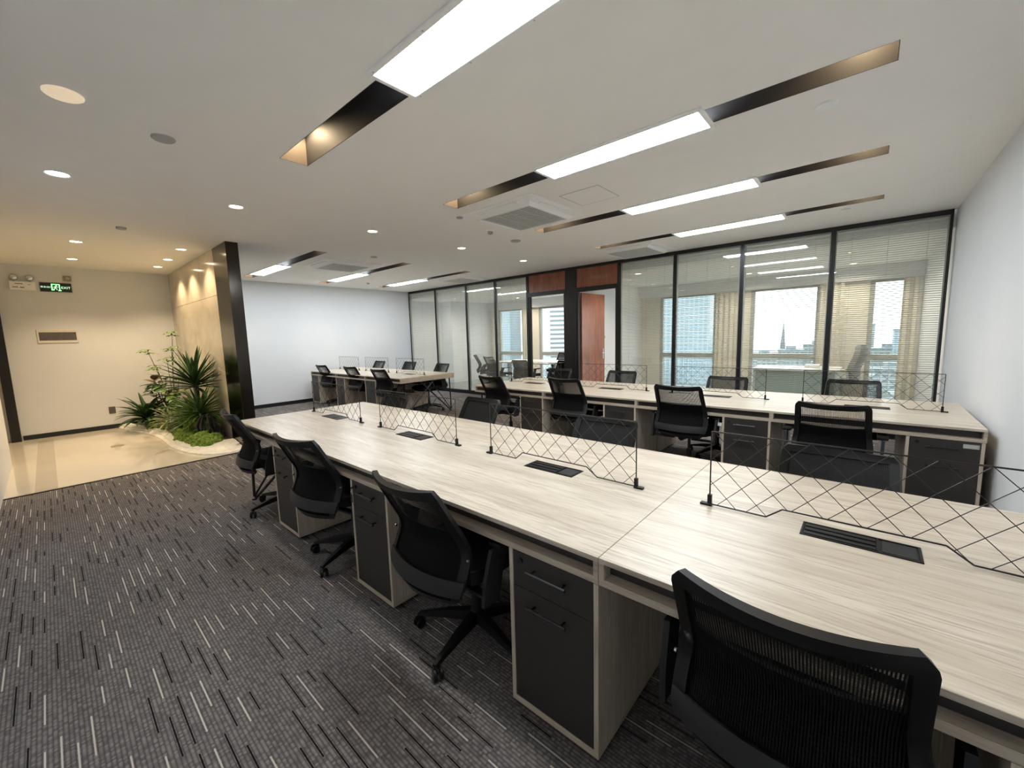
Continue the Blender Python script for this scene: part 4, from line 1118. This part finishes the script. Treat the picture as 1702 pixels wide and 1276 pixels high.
def leaf_blade(b, base, dirv, length, width, droop, up=Vector((0, 0, 1)), n=6, fold=.25, tipw=.08):
    d = Vector(dirv).normalized(); side = d.cross(up)
    if side.length < .05: side = Vector((1, 0, 0))
    side.normalize(); p = Vector(base); rings = []
    for i in range(n + 1):
        s = i / n
        w = width * (math.sin(math.pi * min(1, .12 + s * .88)) ** .7) if tipw < .5 else width
        w = max(w, width * tipw * (1 - s) + .0008)
        nn = side.cross(d).normalized()
        rings.append((b.bm.verts.new(p - side * w / 2 + nn * w * fold), b.bm.verts.new(p), b.bm.verts.new(p + side * w / 2 + nn * w * fold)))
        d = (d + Vector((0, 0, -droop / n))).normalized()
        p = p + d * length / n
    for a, c in zip(rings, rings[1:]):
        b.bm.faces.new((a[0], a[1], c[1], c[0])); b.bm.faces.new((a[1], a[2], c[2], c[1]))
def rosette(b, c, n, L, w, seed, zmin=-.2, zmax=1.0, droop=.5, n_seg=6):
    r = random.Random(seed)
    for k in range(n):
        a = k * 2.39996 + r.uniform(-.2, .2); e = zmin + (zmax - zmin) * (k / n) ** .8
        d = Vector((math.cos(a) * math.sqrt(max(.05, 1 - e * e)), math.sin(a) * math.sqrt(max(.05, 1 - e * e)), e))
        leaf_blade(b, Vector(c) + d * .01 + Vector((0, 0, -.04 + .08 * k / n)), d, L * r.uniform(.82, 1.08), w * r.uniform(.85, 1.15), droop * r.uniform(.5, 1.3), n=n_seg)
BZ = .055
# tall dracaena
t = thing('dracaena_palm', 'tall spiky dracaena with one bare trunk and fan of narrow leaves', 'plant', (-7.52, 1.40, BZ))
b = B(); b.tube([(0.02, .02, 0), (.03, .0, .3), (.0, .02, .55), (-.02, .02, .79)], [.026, .022, .02, .018], 10); b.build('trunk', MT['bark'], t, True)
b = B(); rosette(b, (-.02, .02, .79), 80, .56, .046, 5, .0, .98, .30); b.build('leaf_crown', MT['leafd'], t)
t = thing('dracaena_shrub', 'lower spiky green dracaena right behind the bare trunk', 'plant', (-7.42, 1.44, BZ))
b = B(); b.tube([(0, 0, 0), (.0, .0, .36)], .02, 8); b.build('trunk', MT['bark'], t, True)
b = B(); rosette(b, (0, -.02, .36), 120, .44, .032, 11, -.2, .95, .5); b.build('leaf_crown', MT['leafm'], t)
t = thing('dracaena_shrub', 'bushy spiky plant left of the bare dracaena trunk', 'plant', (-7.95, 1.42, BZ))
b = B(); b.tube([(0, 0, 0), (.0, .0, .22)], .02, 8); b.build('trunk', MT['bark'], t, True)
b = B(); rosette(b, (0, 0, .22), 110, .42, .030, 12, -.1, .95, .6); b.build('leaf_crown', MT['leafm'], t)
# strap fern
t = thing('strap_leaf_fern', 'dark green strap-leaf fern arching out at the left end of the bed', 'plant', (-9.20, 1.02, BZ))
b = B(); b.lathe([(.05, 0), (.04, .05), (.02, .08)], n=10); b.build('crown_base', MT['stem'], t, True)
b = B(); rosette(b, (0, 0, .16), 60, .46, .058, 21, .25, .95, 1.0, 8); b.build('fronds', MT['leafd'], t)
# variegated grass
t = thing('variegated_spider_plant', 'small cream striped grassy plant in the middle of the bed', 'plant', (-8.55, 1.24, BZ))
b = B(); rosette(b, (0, 0, .14), 60, .32, .028, 23, .15, .95, 1.0, 7); b.build('leaves', MT['leafv'], t)
b = B(); b.lathe([(.04, 0), (.03, .05), (.015, .1)], n=10); b.build('crown_base', MT['leafm'], t, True)
# broad leaf plant
def broad(name, x, y, h, n, L, w, seed, m1, label):
    t = thing(name, label, 'plant', (x, y, BZ)); r = random.Random(seed)
    st = B(); lv = B()
    for k in range(n):
        a = r.uniform(0, 6.28); rad = r.uniform(.02, .24); z = h * (k + 1) / n * r.uniform(.8, 1.05)
        p = Vector((rad * math.cos(a), rad * math.sin(a) * .8, z)); st.tube([(0, 0, 0), (p.x * .4, p.y * .4, z * .6), p], [.007, .005, .003], 6)
        for q in range(4):
            aa = a + (q - 1.5) * 1.1; d = Vector((math.cos(aa), math.sin(aa), r.uniform(-.1, .7)))
            leaf_blade(lv, p - Vector((0, 0, q * .02)), d, L * r.uniform(.75, 1.1), w * r.uniform(.8, 1.1), .8, n=6, fold=.12)
    st.build('stems', MT['stem'], t, True); lv.build('leaves', m1, t)
broad('broad_leaf_shrub', -9.25, 1.28, .80, 30, .20, .10, 31, MT['leafd'], 'dark broad-leaved shrub in the back corner of the bed')
broad('broad_leaf_shrub', -8.75, 1.40, .72, 30, .18, .085, 32, MT['leafm'], 'green broad-leaved shrub beneath the tall thin stems')
t = thing('rubber_plant', 'bronze rounded leaves standing up behind the dark broad-leaved shrub', 'plant', (-9.35, 1.20, BZ))
b = B(); b.tube([(0, 0, 0), (.02, 0, .5), (.03, .0, .80)], [.01, .008, .005], 8); b.build('stem', MT['stem'], t, True)
b = B()
for a, e, z in ((0, .8, .80), (2.2, .7, .78), (4.0, .6, .74), (1.1, .3, .66), (3.2, .2, .62), (5.2, .2, .6)):
    leaf_blade(b, (.03, 0, z), (math.cos(a), math.sin(a), e), .21, .12, .4, n=7, fold=.1)
b.build('leaves', MT['leafb'], t)
# tall thin umbrella stems
t = thing('umbrella_stem_plant', 'tall thin stems topped with small umbrella clusters of leaves', 'plant', (-9.05, 1.38, BZ))
st = B(); lv = B(); r = random.Random(9)
for (x, y, z, c) in ((-.15, -.24, 1.32, 0), (-.15, .12, 1.62, 0), (.0, -.02, 1.18, 0), (-.12, -.16, 1.05, 0), (.02, .06, 1.36, 0), (.1, .13, .98, 1)):
    st.tube([(0, 0, 0), (x * .3 + .02, y * .3, z * .45), (x * .8, y * .8, z * .85), (x, y, z)], [.008, .006, .005, .003], 7)
    for cl in range(3):
        cc = Vector((x + r.uniform(-.06, .06), y + r.uniform(-.06, .06), z - cl * .03))
        st.tube([(x, y, z - .05), cc], .002, 5)
        for k in range(7):
            a = k * .9 + r.uniform(-.2, .2)
            leaf_blade(lv, cc, (math.cos(a), math.sin(a), .15), .11, .044, .7, n=5, fold=.1)
st.build('stems', MT['stem'], t, True); lv.build('leaf_clusters', MT['leafl'], t)
# fine fern in front
t = thing('lacy_fern', 'light green lacy fern before the marble wall in mid bed', 'plant', (-8.42, 1.48, BZ))
b = B(); r = random.Random(4)
for k in range(20):
    a = r.uniform(0, 6.28); d = Vector((math.cos(a), math.sin(a) * .8, 1.6)).normalized(); p = Vector((0, 0, .02)); L = r.uniform(.35, .62)
    pts = []
    for s in range(9):
        pts.append(p.copy()); d = (d + Vector((math.cos(a) * .09, math.sin(a) * .07, -.13))).normalized(); p += d * L / 9
        if s > 1:
            side = d.cross(Vector((0, 0, 1))).normalized()
            for q in (-1, 1): leaf_blade(b, p, side * q + d * .5, .075 * (1 - s / 12), .022, .4, n=3, fold=.05)
b.build('fronds', MT['leafl'], t)
b = B(); b.lathe([(.03, 0), (.02, .05), (.01, .07)], n=8); b.build('crown_base', MT['stem'], t, True)
# moss mounds and rocks
for k, (x, y, rx, ry, rz_, lab) in enumerate(((-7.05, 1.36, .30, .20, .17, 'bright moss mound at the right end of the bed, nearest the dark column'), (-7.50, 1.28, .34, .17, .19, 'large bright moss mound before the bare dracaena trunk'),
                                   (-7.90, 1.28, .20, .14, .13, 'small moss mound right of the dark rock'), (-7.75, 1.42, .26, .18, .26, 'moss mound rising behind the front mounds'),
                                   (-8.72, 1.24, .32, .12, .19, 'moss mound left of the dark rock'), (-9.12, 1.16, .34, .15, .17, 'moss mound at the foot of the strap-leaf fern'))):
    blob('moss_mound', MT['moss'], x, y, BZ - .01, rx, ry, rz_, k + 2, .22, 2.0, lab, 'moss', 'bright green moss mounds', 6, .055)
blob('dark_rock', MT['rock'], -8.24, 1.24, BZ - .01, .14, .09, .28, 9, .35, 2.2, 'dark upright rock between the moss mounds', 'rock')
blob('dark_rock', MT['rock'], -7.30, 1.50, BZ - .01, .20, .13, .30, 14, .4, 2.6, 'dark rock behind the right moss mound, at the marble wall', 'rock')
t = thing('driftwood', 'twisted black driftwood branches standing on the right moss mound', 'driftwood', (-7.12, 1.42, .15))
b = B(); r = random.Random(8)
for k in range(7):
    a = k * .9; x, y = .12 * math.cos(a), .08 * math.sin(a)
    b.tube([(x, y, 0), (x * 1.6 + r.uniform(-.04, .04), y * 1.4, .13), (x * .6 + r.uniform(-.05, .05), y, .24), (x * .2 + .05, y * .5, .30)], [.018, .02, .016, .008], 7)
b.build('branches', MT['black'], t, True)
b = B(); b.tube([(-.14, 0, .2), (0, .02, .27), (.16, -.02, .18)], [.012, .018, .01], 7); b.build('top_branch', MT['black'], t, True)

for o in bpy.data.objects:
    if o.type == 'MESH' and o.parent and o.parent.get('category') in ('plant', 'driftwood'):
        p = o.parent.location
        for v in o.data.vertices:
            v.co.z = max(v.co.z, .0)
            v.co.y = min(v.co.y, 1.668 - p.y); v.co.x = max(v.co.x, XW + .015 - p.x); v.co.x = min(v.co.x, -6.96 - p.x + (.3 if v.co.y + p.y < 1.6 else 0))
    elif o.type == 'MESH' and o.get('category') in ('rock', 'moss'):
        for v in o.data.vertices: v.co.y = min(v.co.y, 1.670 - o.location.y)
